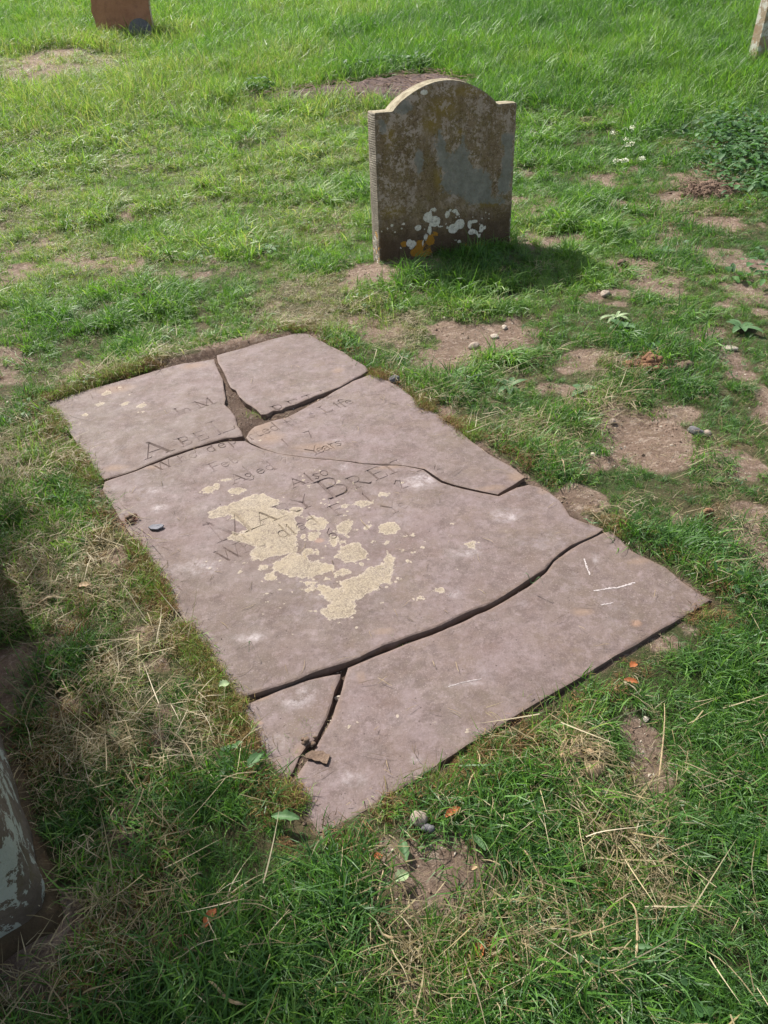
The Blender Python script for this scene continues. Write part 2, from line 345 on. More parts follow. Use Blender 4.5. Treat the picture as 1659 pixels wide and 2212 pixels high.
F6 = PX(cC, (732, 233), (820, 198), (920, 158), (1000, 124), (1080, 89), (1160, 64), (1240, 38), (1300, 12)) + PX(c5, (570, 1256), (663, 1207), (752, 1152), (799, 1115), (829, 1088), (859, 1045), (921, 999), (982, 963), (1060, 926), (1100, 915), (1140, 950), (1190, 1000), (1260, 1035), (1330, 1070), (1400, 1130), (1470, 1180), (1530, 1212)) + \
     [(1533, 1294), (1492, 1321), (1430, 1356), (1380, 1386), (1330, 1414), (1258, 1459), (1170, 1510), (1100, 1553), (1020, 1602)] + \
     PX(cC, (1300, 800), (1150, 905), (980, 1000), (880, 1070), (730, 1160), (600, 1215), (550, 1220), (500, 1130), (450, 1030), (400, 960), (388, 925), (430, 880), (470, 820), (500, 780), (530, 740), (560, 680), (603, 600), (636, 540), (658, 470), (688, 400), (706, 320))
def to_ground(pts): return np.array([G(*p)[:2] for p in pts])
FR = [to_ground(f) for f in (F1, F2, F3, F4, F5, F6)]
SLAB = to_ground([(100, 868), (340, 785), (650, 712), (800, 803), (960, 905), (1135, 1020), (1225, 1085), (1310, 1148), (1535, 1285), (1100, 1560), (692, 1797), (505, 1512), (400, 1345), (301, 1190), (212, 1048), (160, 962)])
XH = np.array([.862, .507]); YH = np.array([-.507, .862])          # text direction on the slab
ORG = np.array([-0.157, 0.81])
def S(px, py): g = G(px, py)[:2] - ORG; return np.array([g @ XH, g @ YH])
def S2W(s): return ORG + s[0] * XH + s[1] * YH

# ------------------------------------------------------------------ carved letters (stroke glyphs, cap height 1)
TK, TN = .15, .06
def arc(cx, cy, rx, ry, a0, a1, n=9): return [(cx + rx * math.cos(math.radians(a0 + (a1 - a0) * i / n)), cy + ry * math.sin(math.radians(a0 + (a1 - a0) * i / n))) for i in range(n + 1)]
GL = {
 'A': [([(0, 0), (.38, 1)], TN), ([(.38, 1), (.78, 0)], TK), ([(.14, .36), (.6, .36)], TN), ([(-.08, 0), (.1, 0)], TN), ([(.66, 0), (.9, 0)], TN)],
 'B': [([(.08, 0), (.08, 1)], TK), ([(-.04, 1), (.3, 1)] + arc(.3, .76, .22, .24, 90, -90)[1:] + [(.1, .52)], TN + .02), ([(.1, .52), (.34, .52)] + arc(.34, .26, .28, .26, 90, -90)[1:] + [(-.04, 0)], TN + .03)],
 'E': [([(.08, 0), (.08, 1)], TK), ([(-.03, 1), (.58, 1), (.58, .86)], TN), ([(.08, .52), (.45, .52)], TN), ([(-.03, 0), (.6, 0), (.62, .16)], TN)],
 'F': [([(.08, 0), (.08, 1)], TK), ([(-.03, 1), (.58, 1), (.58, .86)], TN), ([(.08, .52), (.45, .52)], TN), ([(-.03, 0), (.2, 0)], TN)],
 'I': [([(.08, 0), (.08, 1)], TK), ([(-.03, 1), (.2, 1)], TN), ([(-.03, 0), (.2, 0)], TN)],
 'L': [([(.08, 0), (.08, 1)], TK), ([(-.03, 1), (.2, 1)], TN), ([(-.03, 0), (.58, 0), (.62, .16)], TN)],
 'M': [([(.08, 0), (.08, 1)], TN), ([(.08, 1), (.48, .05)], TK), ([(.48, .05), (.88, 1)], TN), ([(.9, 1), (.9, 0)], TK), ([(-.03, 0), (.2, 0)], TN), ([(.78, 0), (1.02, 0)], TN), ([(-.04, 1), (.1, 1)], TN)],
 'R': [([(.08, 0), (.08, 1)], TK), ([(-.03, 1), (.3, 1)] + arc(.3, .74, .24, .26, 90, -90)[1:] + [(.1, .48)], TN + .02), ([(.3, .48), (.68, 0), (.78, 0)], TK), ([(-.03, 0), (.2, 0)], TN)],
 'T': [([(.35, 0), (.35, 1)], TK), ([(0, .86), (0, 1), (.7, 1), (.7, .86)], TN), ([(.22, 0), (.48, 0)], TN)],
 'W': [([(0, 1), (.3, 0)], TK), ([(.3, 0), (.52, .95)], TN), ([(.5, 1), (.8, 0)], TK), ([(.8, 0), (1.08, 1)], TN), ([(-.08, 1), (.1, 1)], TN), ([(.98, 1), (1.18, 1)], TN)],
 'Y': [([(0, 1), (.36, .5)], TK), ([(.72, 1), (.36, .5)], TN), ([(.36, .5), (.36, 0)], TK), ([(.22, 0), (.5, 0)], TN)],
 'a': [([(.05, .5), (.2, .6), (.36, .5), (.38, .1), (.46, 0)], TN + .04), (arc(.2, .17, .17, .17, 60, 330), TN)],
 'b': [([(.08, .04), (.08, 1.02)], TK - .02), (arc(.24, .3, .2, .3, 150, -160), TN + .02)],
 'd': [([(.42, 0), (.42, 1.05)], TK - .02), (arc(.24, .3, .22, .3, 30, 330), TN + .02)],
 'e': [([(.04, .33), (.44, .36)], TN), (arc(.24, .3, .21, .3, 10, 320), TN + .03)],
 'f': [([(.12, 0), (.12, .85), (.22, 1), (.36, .95)], TK - .04), ([(0, .6), (.3, .6)], TN)],
 'g': [(arc(.22, .38, .18, .22, 0, 360, 12), TN + .02), ([(.4, .5), (.4, -.1), (.25, -.28), (.05, -.2)], TN + .02)],
 'h': [([(.08, 0), (.08, 1.05)], TK - .02), ([(.1, .42), (.26, .6), (.42, .45), (.42, 0)], TN + .04), ([(0, 0), (.18, 0)], TN), ([(.34, 0), (.52, 0)], TN)],
 'i': [([(.08, 0), (.08, .6)], TK - .02), ([(.07, .8), (.1, .86)], TK - .04)],
 'l': [([(.08, 0), (.08, 1.05)], TK - .02)],
 'n': [([(.08, 0), (.08, .6)], TK - .02), ([(.1, .42), (.26, .6), (.42, .45), (.42, 0)], TN + .04)],
 'o': [(arc(.25, .3, .23, .3, 0, 360, 14), TN + .03)],
 'p': [([(.08, -.35), (.08, .6)], TK - .02), (arc(.26, .3, .2, .3, 150, -160), TN + .02)],
 'r': [([(.08, 0), (.08, .6)], TK - .02), ([(.1, .42), (.24, .6), (.34, .55)], TN + .03)],
 's': [([(.34, .52), (.2, .6), (.06, .5), (.2, .32), (.34, .16), (.2, 0), (.04, .08)], TN + .03)],
 't': [([(.12, .85), (.12, .08), (.22, 0), (.32, .04)], TK - .04), ([(0, .6), (.3, .6)], TN)],
 'y': [([(0, .6), (.2, .05)], TK - .04), ([(.42, .6), (.2, .05), (.05, -.3)], TN)],
 '1': [([(.08, 0), (.08, .9)], TK - .02)], '2': [([(.03, .7), (.2, .9), (.38, .72), (.05, 0), (.42, .02)], TN + .03)],
 '5': [([(.38, .9), (.1, .9), (.07, .5), (.3, .5), (.36, .22), (.2, 0), (.02, .1)], TN + .03)],
 '6': [([(.36, .9), (.12, .65), (.06, .3)], TN + .02), (arc(.24, .24, .18, .24, 0, 360, 12), TN + .03)],
 '7': [([(.02, .88), (.42, .88), (.16, 0)], TN + .04)],
 '8': [(arc(.22, .66, .15, .2, 0, 360, 10), TN + .03), (arc(.22, .23, .19, .23, 0, 360, 12), TN + .03)],
}
# (line baseline pixel, cap height m, [(glyph, pixel x of left foot), ...])
LINES = [
 ((387, 897), .058, [('I', 387), ('n', 399), ('M', 432), ('o', 500)]),
 ((319, 990), .098, [('A', 319), ('B', 396), ('E', 430), ('L', 475), ('B', 545), ('R', 602), ('E', 636), ('T', 668), ('T', 700)]),
 ((352, 1013), .054, [('W', 338), ('h', 392), ('o', 413), ('d', 452), ('e', 476), ('p', 497), ('a', 520), ('r', 541), ('t', 556), ('e', 572), ('d', 590), ('t', 624), ('h', 638), ('i', 660), ('s', 673), ('L', 703), ('i', 733), ('f', 741), ('e', 752)]),
 ((462, 1019), .050, [('F', 462), ('e', 483), ('b', 504), ('y', 566), ('1', 620), ('7', 668)]),
 ((531, 1037), .050, [('A', 507), ('g', 535), ('e', 560), ('d', 580), ('2', 617), ('8', 638), ('Y', 675), ('e', 690), ('a', 703), ('r', 718), ('s', 730)]),
 ((674, 1040), .050, [('A', 636), ('l', 672), ('s', 682), ('o', 698)]),
 ((475, 1174), .104, [('M', 475), ('A', 564), ('R', 613), ('Y', 650), ('B', 718), ('R', 771), ('E', 815), ('T', 840), ('T', 868)]),
 ((510, 1206), .056, [('W', 482), ('h', 533), ('o', 560), ('d', 608), ('i', 633), ('e', 648), ('d', 672), ('F', 730), ('1', 800), ('2', 868), ('5', 918), ('6', 950)]),
 ((590, 1222), .052, [('6', 716), ('Y', 846), ('e', 870)]),
]
STROKES = []      # (world polyline, width m)
for (bx, by), H_, gl in LINES:
    b0 = S(bx, by)
    for ig, (ch, gx) in enumerate(gl):
        hh_ = H_ if (H_ < .09 or gl[ig][1] in (319, 545, 475, 718)) else H_ * .62
        # intersect: point on baseline y=b0[1] whose projected x is gx
        lo, hi = b0[0] - 1.2, b0[0] + 1.6
        for _ in range(30):
            mid = (lo + hi) / 2; wpt = S2W((mid, b0[1])); cpt = RM.T @ (np.array([wpt[0], wpt[1], 0]) - CAMP)
            if CX + FPX * cpt[0] / cpt[2] < gx: lo = mid
            else: hi = mid
        for pts, wd in GL[ch]:
            STROKES.append((np.array([S2W((lo + p[0] * hh_, b0[1] + p[1] * hh_)) for p in resample(pts, .2, 0, False)]), max(.0028, wd * hh_ * .8)))
def stroke_depth(P):
    z = np.zeros(len(P))
    for pl, wd in STROKES:
        mn = pl.min(0) - wd; mx = pl.max(0) + wd
        s = np.where((P[:, 0] > mn[0]) & (P[:, 0] < mx[0]) & (P[:, 1] > mn[1]) & (P[:, 1] < mx[1]))[0]
        if len(s) == 0: continue
        d = np.full(len(s), 9.)
        for i in range(len(pl) - 1): d = np.minimum(d, seg_dist(P[s], pl[i], pl[i + 1]))
        z[s] = np.minimum(z[s], -np.clip(wd / 2 - d, 0, .0045) * (1.0 * sstep(.18, .62, vn(P[s][:, 0], P[s][:, 1], .07, 4)) * .8 + .45))
    return z

# lichens on the slab: polygons and ellipses (signed distance in cm, + inside)
LP = [to_ground(PX(c6, *p)) for p in (
 [(345, 590), (420, 560), (500, 535), (600, 490), (690, 475), (700, 500), (780, 520), (790, 545), (720, 565), (830, 590), (900, 580), (940, 600), (870, 625), (870, 650), (900, 700), (880, 730), (885, 800), (880, 830), (830, 850), (740, 860), (660, 890), (620, 870), (600, 830), (640, 800), (560, 780), (500, 770), (460, 750), (490, 710), (560, 720), (570, 690), (520, 640), (470, 650), (480, 610), (440, 620), (350, 635)],
 [(730, 900), (800, 860), (850, 845), (940, 860), (960, 885), (1050, 900), (1110, 920), (1100, 945), (1000, 975), (930, 1000), (850, 985), (780, 970), (730, 940)],
 [(1110, 830), (1140, 800), (1250, 770), (1310, 830), (1300, 870), (1230, 890), (1170, 900), (1130, 870)],
 [(1400, 870), (1440, 840), (1480, 880), (1460, 920), (1450, 1010), (1430, 1045), (1400, 1020), (1360, 1060), (1290, 1100), (1240, 1130), (1240, 1200), (1170, 1235), (1060, 1240), (1010, 1190), (1080, 1140), (1000, 1070), (990, 1050), (1020, 1025), (1090, 1040), (1150, 1070), (1130, 1010), (1200, 990), (1280, 960), (1290, 930), (1400, 905)])]
def ell(f, s, lst):
    r = []
    for e in lst:
        p = f(*e[:2]); g0 = G(*p)[:2]; r.append((g0, abs(G(p[0] + e[2] * s, p[1])[0] - g0[0]), abs(G(p[0], p[1] - e[3] * s)[1] - g0[1])))
    return r
LE = ell(c6, .3595, [(350, 458, 38, 22), (395, 440, 30, 20), (520, 462, 50, 22), (450, 398, 45, 10), (1000, 665, 68, 42), (1165, 690, 50, 36), (1190, 655, 34, 18), (1435, 690, 66, 40), (1170, 553, 28, 14), (1280, 537, 62, 20), (1400, 487, 37, 15), (1300, 688, 22, 17), (1100, 765, 36, 30), (980, 740, 42, 25), (920, 750, 20, 12), (1500, 830, 18, 12), (675, 928, 30, 20), (720, 987, 34, 25), (940, 835, 44, 25), (1000, 838, 25, 17), (1150, 775, 20, 12), (950, 1070, 28, 18), (940, 1020, 26, 14), (1545, 890, 14, 10), (1150, 955, 48, 22), (1430, 770, 28, 10), (1515, 735, 22, 10), (1575, 728, 18, 10), (880, 580, 45, 20), (960, 625, 35, 15), (1310, 870, 14, 10), (540, 950, 16, 9), (565, 905, 14, 8), (620, 870, 20, 20), (1090, 1000, 14, 9), (885, 1060, 14, 8), (1620, 1110, 36, 18), (960, 1180, 18, 10), (1650, 770, 12, 6), (1130, 410, 14, 9), (905, 370, 14, 8), (920, 395, 16, 8), (950, 435, 16, 9), (1220, 455, 14, 7)]) + \
     ell(c4, .4902, [(360, 350, 21, 10), (440, 395, 18, 10), (512, 405, 21, 11), (265, 445, 15, 9), (330, 398, 20, 8), (460, 360, 9, 5), (515, 433, 11, 6), (520, 527, 8, 5), (415, 325, 9, 6)]) + \
     ell(cC, .3595, [(1045, 530, 17, 15), (1245, 556, 16, 14), (1340, 610, 14, 11), (735, 590, 22, 18), (1450, 630, 10, 8)]) + \
     ell(c5, .5098, [(510, 980, 30, 16), (380, 1175, 30, 14), (290, 1210, 22, 12)])
_r = random.Random(5)
for _k in range(150):
    _px, _py = _r.gauss(700, 110), _r.gauss(1185, 75)
    if _px > 400: LE.append((G(_px, _py)[:2], _r.uniform(.002, .007), _r.uniform(.002, .006)))
WE = ell(lambda a, b: (a, b), 1, [(733, 954, 18, 10), (735, 1012, 22, 8), (840, 1310, 40, 18), (1095, 1115, 40, 18), (905, 1040, 50, 20), (345, 1100, 20, 10), (640, 1500, 50, 28), (900, 1640, 20, 30), (1015, 1190, 60, 18), (430, 1230, 60, 20), (700, 1290, 30, 10), (985, 1285, 18, 10), (330, 1060, 40, 8), (540, 1380, 40, 12), (760, 1680, 60, 20), (1330, 1268, 44, 4), (1010, 1475, 60, 3.5), (1290, 1210, 8, 20), (455, 1010, 12, 5), (372, 1042, 8, 5), (590, 1600, 30, 20)])
OE = ell(lambda a, b: (a, b), 1, [(556, 1557, 20, 11), (1375, 1345, 24, 14), (690, 1170, 20, 10)])
DE = ell(lambda a, b: (a, b), 1, [(580, 945, 50, 22), (560, 920, 60, 30), (690, 965, 90, 16), (1120, 1030, 40, 18), (1060, 1055, 60, 10), (560, 1500, 30, 14), (650, 1620, 30, 26), (290, 1180, 30, 20), (840, 1010, 60, 8), (250, 1010, 40, 12), (330, 1010, 30, 8), (420, 790, 50, 12), (250, 840, 60, 14), (830, 1365, 40, 10), (1260, 1320, 40, 14), (1380, 1210, 40, 12), (780, 1460, 14, 20), (600, 1640, 14, 10), (730, 800, 20, 10), (1180, 1060, 30, 16)])
def esd(P, E_, soft=1.0):
    v = np.full(len(P), -4.)
    for g0, rx, ry in E_:
        rx = max(rx, .004); ry = max(ry, .004)
        d = np.hypot((P[:, 0] - g0[0]) / rx, (P[:, 1] - g0[1]) / ry); v = np.maximum(v, (1 - d) * math.sqrt(rx * ry) * 100 * soft)
    return v
def lich(P):
    v = esd(P, LE)
    for pl in LP:
        d = poly_dist(P, pl) * 100; v = np.maximum(v, np.where(inside(P, pl), d, -d))
    return np.clip(v, -4, 4)
def eblob(P, E_):
    v = np.zeros(len(P))
    for g0, rx, ry in E_:
        d = np.hypot((P[:, 0] - g0[0]) / max(rx, .004), (P[:, 1] - g0[1]) / max(ry, .004)); v = np.maximum(v, np.clip(1.15 - d, 0, 1))
    return v

def fragment(poly, label, tilt, seed, cat='stone slab'):
    out = resample(poly, .008, .0014, True, seed)
    mn = out.min(0); mx = out.max(0); st = .0105
    gx, gy = np.meshgrid(np.arange(mn[0], mx[0], st), np.arange(mn[1], mx[1], st)); pts = np.stack([gx.ravel(), gy.ravel()], 1)
    pts += rng.uniform(-.002, .002, pts.shape)
    # inner rings
    nrm = np.roll(out, -1, 0) - np.roll(out, 1, 0); nrm = np.stack([-nrm[:, 1], nrm[:, 0]], 1); nrm /= np.hypot(*nrm.T)[:, None] + 1e-9
    area = np.sum(out[:, 0] * np.roll(out[:, 1], -1) - np.roll(out[:, 0], -1) * out[:, 1]); nrm *= 1 if area > 0 else -1
    pts = np.concatenate([pts, out + nrm * .0035, out + nrm * .008])
    ins = inside(pts, out); dd = poly_dist(pts, out); keep = ins & (dd > .0028)
    dep = np.full(len(pts), 9.)
    ctr = poly.mean(0); rad = np.hypot(*(out - ctr).T).max()
    segs = []; cv = []; ce = []
    for pl, wd in STROKES:
        if np.hypot(*(pl.mean(0) - ctr)) > rad + .1: continue
        q = np.concatenate([pl + 0, pl + 0]); ok = inside(pl, out) & (poly_dist(pl, out) > wd * .7 + .002)
        if not ok.any(): continue
        for i in range(len(pl) - 1):
            if not (ok[i] and ok[i + 1]): continue
            a, b = pl[i], pl[i + 1]; t = (b - a) / (np.hypot(*(b - a)) + 1e-9); n = np.array([-t[1], t[0]]) * wd / 2
            k = len(cv); cv += [a, b, a + n, b + n, a - n, b - n]; ce += [(k, k + 1), (k + 2, k + 3), (k + 4, k + 5)]
            near = np.where((np.abs(pts - (a + b) / 2) < wd + .03).all(1))[0]
            if len(near): dep[near] = np.minimum(dep[near], seg_dist(pts[near], a, b) - wd / 2)
    keep &= ~((dep > -.5) & (dep < .0022))
    pts = pts[keep]
    n0 = len(out); allp = np.concatenate([out, np.array(cv).reshape(-1, 2), pts])
    edges = [(i, (i + 1) % n0) for i in range(n0)] + [(a + n0, b + n0) for a, b in ce]
    vo, eo, fo, *_ = delaunay_2d_cdt([Vector(p) for p in allp], edges, [], 0, 1e-5)
    V = np.array([(v.x, v.y) for v in vo])
    F = [tuple(f) for f in fo]
    cen = np.array([V[list(f)].mean(0) for f in F]); fi = inside(cen, out)
    F = [f for f, k in zip(F, fi) if k]
    de = poly_dist(V, out)
    und = (fbm(V[:, 0], V[:, 1], .28, 3, 3) - .5) * .006 + (fbm(V[:, 0], V[:, 1], .05, 8, 2) - .5) * .0022
    wear = vn(V[:, 0], V[:, 1], .06, 9) ** 2
    z = und - (.0008 + .0035 * wear) * (1 - np.clip(de / (.003 + .005 * wear), 0, 1)) ** 1.6
    z = z + np.where(de > .003, stroke_depth(V), 0)
    lv = lich(V); z = z + np.clip(lv, 0, .4) * .0012
    z = z + tilt[0] + tilt[1] * (V[:, 0] - ctr[0]) + tilt[2] * (V[:, 1] - ctr[1])
    # skirt: boundary = vertices at distance ~0 ordered as 'out'
    from collections import defaultdict
    cnt = defaultdict(int)
    for f in F:
        for i in range(len(f)): cnt[(f[i], f[(i + 1) % len(f)])] += 1
    bd = [(a, b) for (a, b) in cnt if (b, a) not in cnt]
    verts = [(V[i, 0], V[i, 1], z[i]) for i in range(len(V))]; low = {}
    def lowv(i, lev):
        if (i, lev) not in low:
            low[(i, lev)] = len(verts); q = V[i] + (ctr - V[i]) * (0.0); nn = (vn(V[i:i + 1, 0], V[i:i + 1, 1], .02, lev)[0] - .5) * .012
            dirc = (ctr - V[i]); dirc = dirc / np.hypot(*dirc); verts.append((V[i, 0] + dirc[0] * (nn * .5 + .003 * lev), V[i, 1] + dirc[1] * (nn * .5 + .003 * lev), z[i] - (.018, .040, .085)[lev]))
        return low[(i, lev)]
    for a, b in bd:
        if de[a] > .002: continue
        F.append((b, a, lowv(a, 0), lowv(b, 0))); F.append((lowv(b, 0), lowv(a, 0), lowv(a, 1), lowv(b, 1))); F.append((lowv(b, 1), lowv(a, 1), lowv(a, 2), lowv(b, 2)))
    VA = np.array(verts)[:, :2]
    nv = len(V); ex = len(verts) - nv
    pad = lambda a, v=0: np.concatenate([a, np.full(ex, v)])
    dirt = pad(np.maximum(np.clip(1 - de / .022, 0, 1) * .55, eblob(V, DE)), .9)
    spots = pad(np.clip(1 - np.maximum(0, -lv) / 4, 0, 1) * .5, 0)
    o = mesh_obj('slab_fragment', np.array(verts) - np.array([ctr[0], ctr[1], 0]), F, M_slab, None, True,
                 dict(lichen=pad(lv, -4), white=pad(eblob(V, WE)), orange=pad(eblob(V, OE)), dirt=dirt, spots=spots, carve=pad(np.clip(-stroke_depth(V) / .0022, 0, 1) * (de > .003))), loc=(ctr[0], ctr[1], 0))
    # normals consistency
    bm = bmesh.new(); bm.from_mesh(o.data); bmesh.ops.recalc_face_normals(bm, faces=bm.faces)
    if sum(f.normal.z for f in bm.faces) < 0: bmesh.ops.reverse_faces(bm, faces=bm.faces)
    bm.to_mesh(o.data); bm.free(); o.data.set_sharp_from_angle(angle=math.radians(24))
    tag(o, label, cat, 'fragments of the broken ledger slab'); return o
FRL = [
 ('far left fragment of the broken grey-mauve gravestone slab, with the carved name ABEL', (0.000, .000, .002)),
 ('far right corner fragment of the broken slab, blank, its chipped tip raised over the hole', (0.001, .002, -.008)),
 ('narrow right-hand fragment of the broken slab beside the turf, carved with this Life', (-0.002, .004, .0)),
 ('large central fragment of the broken slab covered with cream lichen and the name MARY', (0.003, .0, -.002)),
 ('small wedge fragment at the near left of the slab, with an orange stain', (-0.006, .004, .004)),
 ('large blank near right fragment of the broken slab with a white chalky scratch', (-0.002, .0, .0)),
]
for i, (pl, (lb, ti)) in enumerate(zip(FR, FRL)): fragment(pl, lb, ti, 100 + i * 31)

_f6 = [o for o in bpy.data.objects if o.name.startswith('slab_fragment')][-1]
M_chalkm = flat_mat('chalk_scratch', (.46, .42, .41), (.24, .20, .19), .9, 500)
def strand0(pts, wd):
    V = []; n = len(pts)
    for i, p in enumerate(pts):
        t = np.array(pts[min(i + 1, n - 1)]) - np.array(pts[max(i - 1, 0)]); t /= np.linalg.norm(t); sd_ = np.array([-t[1], t[0]]); ww = wd * (.25 + .75 * random.random()) * .5; j = random.gauss(0, wd * .12)
        V += [tuple(np.array(p) + sd_ * (ww + j)), tuple(np.array(p) - sd_ * (ww - j))]
    return V, [(2 * i, 2 * i + 1, 2 * i + 3, 2 * i + 2) for i in range(n - 1)]
for px_, wd_ in (([(1283, 1276), (1310, 1271), (1335, 1268), (1372, 1257)], .007), ([(1296, 1306), (1325, 1301)], .004), ([(1262, 1205), (1268, 1225), (1275, 1240)], .006), ([(968, 1483), (1000, 1474), (1040, 1466)], .003)):
    gq = resample([G(*p)[:2] for p in px_], .004, 0, False); V, F = strand0(gq, wd_)
    frags_ = [o for o in bpy.data.objects if o.name.startswith('slab_fragment')]; f6 = frags_[5]
    dg = bpy.context.evaluated_depsgraph_get(); VV = []
    for v in V:
        hit, loc_, *_r2 = f6.ray_cast(Vector((v[0] - f6.location.x, v[1] - f6.location.y, .3)), Vector((0, 0, -1))); VV.append((v[0] - f6.location.x, v[1] - f6.location.y, (loc_.z if hit else 0) + .0007))
    mesh_obj('chalk_scratch', VV, F, M_chalkm, f6)
# ------------------------------------------------------------------ terrain
def slabsd(P):  # + outside
    d = poly_dist(P, SLAB); return np.where(inside(P, SLAB), -d, d)
HB = np.array([0.067, 3.921]); HE = np.array([0.9605, 0.2784]); HW = .721; HT = .118
def terrain(x, y, sdv=None, detail=True):
    x = np.asarray(x, float); y = np.asarray(y, float)
    r = np.hypot(x, np.maximum(y, 0) )
    q = r - 5.0; up = .105 * (np.where(q > 0, q, 0) ** 2 / (np.where(q > 0, q, 0) + .9))
    up = np.where(y > -2, up, 0) * sstep(-4, 2, y)
    up = 2.1 * np.tanh(up / 2.1)
    z = up - .028
    z = z + (fbm(x, y, .55, 5, 3) - .5) * .05 + (fbm(x, y, 2.2, 15, 2) - .5) * .07 * sstep(3, 6, r)
    if detail: z = z + (fbm(x, y, .09, 25, 2) - .5) * .018
    z = z + .05 * np.exp(-(((x - .15) / .35) ** 2 + ((y - 3.85) / .3) ** 2))
    z = z + .03 * np.exp(-(((x - .8) / .35) ** 2 + ((y - 3.95) / .3) ** 2))
    P = np.stack([x.ravel(), y.ravel()], 1)
    s = (slabsd(P) if sdv is None else sdv).reshape(x.shape)
    near = sstep(.02, .22, s)
    zz = z * near + (1 - near) * (-.013 + (fbm(x, y, .06, 25, 2) - .5) * .010)
    # left and far edges: turf stands nearly flush
    fr = ((x - ORG[0]) * XH[0] + (y - ORG[1]) * XH[1])
    lf = np.clip(1 - fr / .3, 0, 1) + np.clip((((x - ORG[0]) * YH[0] + (y - ORG[1]) * YH[1]) - 1.9) / .3, 0, 1) * np.clip(1 - np.abs(s) / .25, 0, 1)
    zz = zz + .018 * np.clip(lf, 0, 1) * (s > 0)
    z_in = np.minimum(-.009, -.016 + (fbm(x, y, .07, 35, 4) - .5) * .040)
    k = sstep(-.012, .012, s)
    return z_in * (1 - k) + zz * k
def T1(x, y): return float(terrain(np.array([x]), np.array([y]))[0])
def GT(px, py):
    r = ray(px, py); r = r / np.hypot(r[0], r[1]); t = .3
    lo = .2
    ts = np.concatenate([np.arange(.3, 6, .02), np.arange(6, 40, .05)])
    X = CAMP[:, None] + r[:, None] * ts; zt = terrain(X[0], X[1])
    k = np.argmax(X[2] < zt); return np.array([X[0, k], X[1, k], zt[k]])

# patches: (disp px, py, rx px, ry px, strength)
def patches(lst):
    r = []
    for px, py, a, b, s in lst:
        g = GT(px, py); ga = GT(px + a, py); gb = GT(px, max(2, py - b)); gc = GT(px, py + b)
        r.append((g[0], g[1], abs(ga[0] - g[0]) + 1e-3, max(abs(gb[1] - gc[1]) / 2, .02), s))
    return r
BARE = patches([(945, 1895, 120, 95, 1), (1405, 1620, 45, 70, .95), (1385, 955, 75, 60, 1), (1300, 1000, 60, 20, .7), (1060, 735, 80, 38, 1), (975, 725, 50, 22, .8), (1000, 770, 60, 14, .7), (1100, 642, 32, 17, 1), (1300, 635, 38, 15, 1),
  (1327, 439, 32, 12, .9), (1430, 439, 25, 12, .9), (1493, 432, 28, 10, .8), (1493, 360, 30, 12, 1), (1562, 481, 85, 18, 1), (1424, 502, 35, 12, 1), (1281, 567, 32, 10, 1), (1372, 574, 34, 12, .9), (1420, 625, 40, 10, .8), (1517, 716, 42, 13, 1), (1586, 765, 36, 20, 1), (1590, 800, 28, 18, .9), (1649, 872, 30, 40, 1), (1649, 682, 20, 10, 1),
  (1278, 782, 60, 20, .8), (1129, 429, 26, 10, .8), (1122, 370, 18, 12, .8), (1400, 786, 50, 14, .6), (1250, 850, 60, 16, .6), (1460, 900, 60, 20, .5), (1580, 253, 30, 6, .8), (1510, 318, 22, 8, .8),
  (440, 600, 45, 9, .9), (115, 518, 26, 12, .9), (90, 150, 120, 50, .33), (130, 115, 60, 14, .6), (255, 1195, 30, 24, 1), (320, 1380, 40, 26, .9), (210, 2015, 70, 34, 1), (350, 1440, 40, 20, .5), (790, 590, 24, 16, .8), (845, 605, 40, 12, .7), (560, 490, 30, 6, .6), (700, 480, 60, 8, .4), (70, 400, 20, 10, .6),
  (1010, 1960, 60, 30, .5), (100, 1560, 60, 40, .6), (920, 2110, 50, 22, .6), (1620, 1110, 60, 18, .7), (500, 25, 60, 6, .0), (150, 22, 24, 6, .8), (1240, 1075, 50, 30, .8), (1240, 1655, 26, 22, 1.2), (320, 648, 24, 10, 1.2), (280, 1832, 24, 16, 1), (1400, 800, 40, 12, 1), (905, 1772, 12, 12, 1), (1472, 806, 20, 10, 1), (1530, 425, 50, 14, 1.2), (945, 890, 30, 22, .7), (1440, 1410, 40, 14, .6), (1500, 1370, 40, 18, .5), (1640, 1870, 20, 20, .4), (640, 760, 40, 6, .5)])
DRY = patches([(1340, 1850, 100, 130, 1), (1080, 2050, 220, 60, .8), (1240, 1650, 60, 50, .9), (650, 640, 110, 30, 1), (730, 690, 130, 22, 1), (860, 730, 90, 40, .6), (1000, 770, 100, 30, .6), (1420, 1700, 60, 60, .8), (1620, 1110, 90, 25, 1), (1300, 790, 90, 25, .8),
  (130, 150, 150, 70, .8), (60, 260, 90, 60, .5), (260, 230, 160, 30, .5), (300, 790, 200, 30, .6), (100, 980, 120, 90, .6), (120, 1250, 160, 120, .75), (330, 1400, 120, 130, .7), (160, 1600, 160, 120, 1), (430, 1600, 60, 120, .4), (120, 1330, 120, 60, .8), (280, 1830, 70, 50, .7), (160, 2050, 200, 160, .7), (1240, 1100, 90, 50, .7), (960, 900, 50, 30, .8),
  (1150, 960, 100, 60, .4), (700, 470, 80, 14, .5), (430, 600, 80, 16, .5), (800, 600, 60, 20, 1), (1560, 470, 100, 40, .5), (1430, 1400, 100, 40, .5), (980, 2150, 200, 60, .4), (850, 1900, 40, 80, .8), (1280, 870, 60, 30, .4), (1360, 930, 110, 90, .5), (600, 400, 200, 80, .2), (740, 265, 150, 10, .5)])
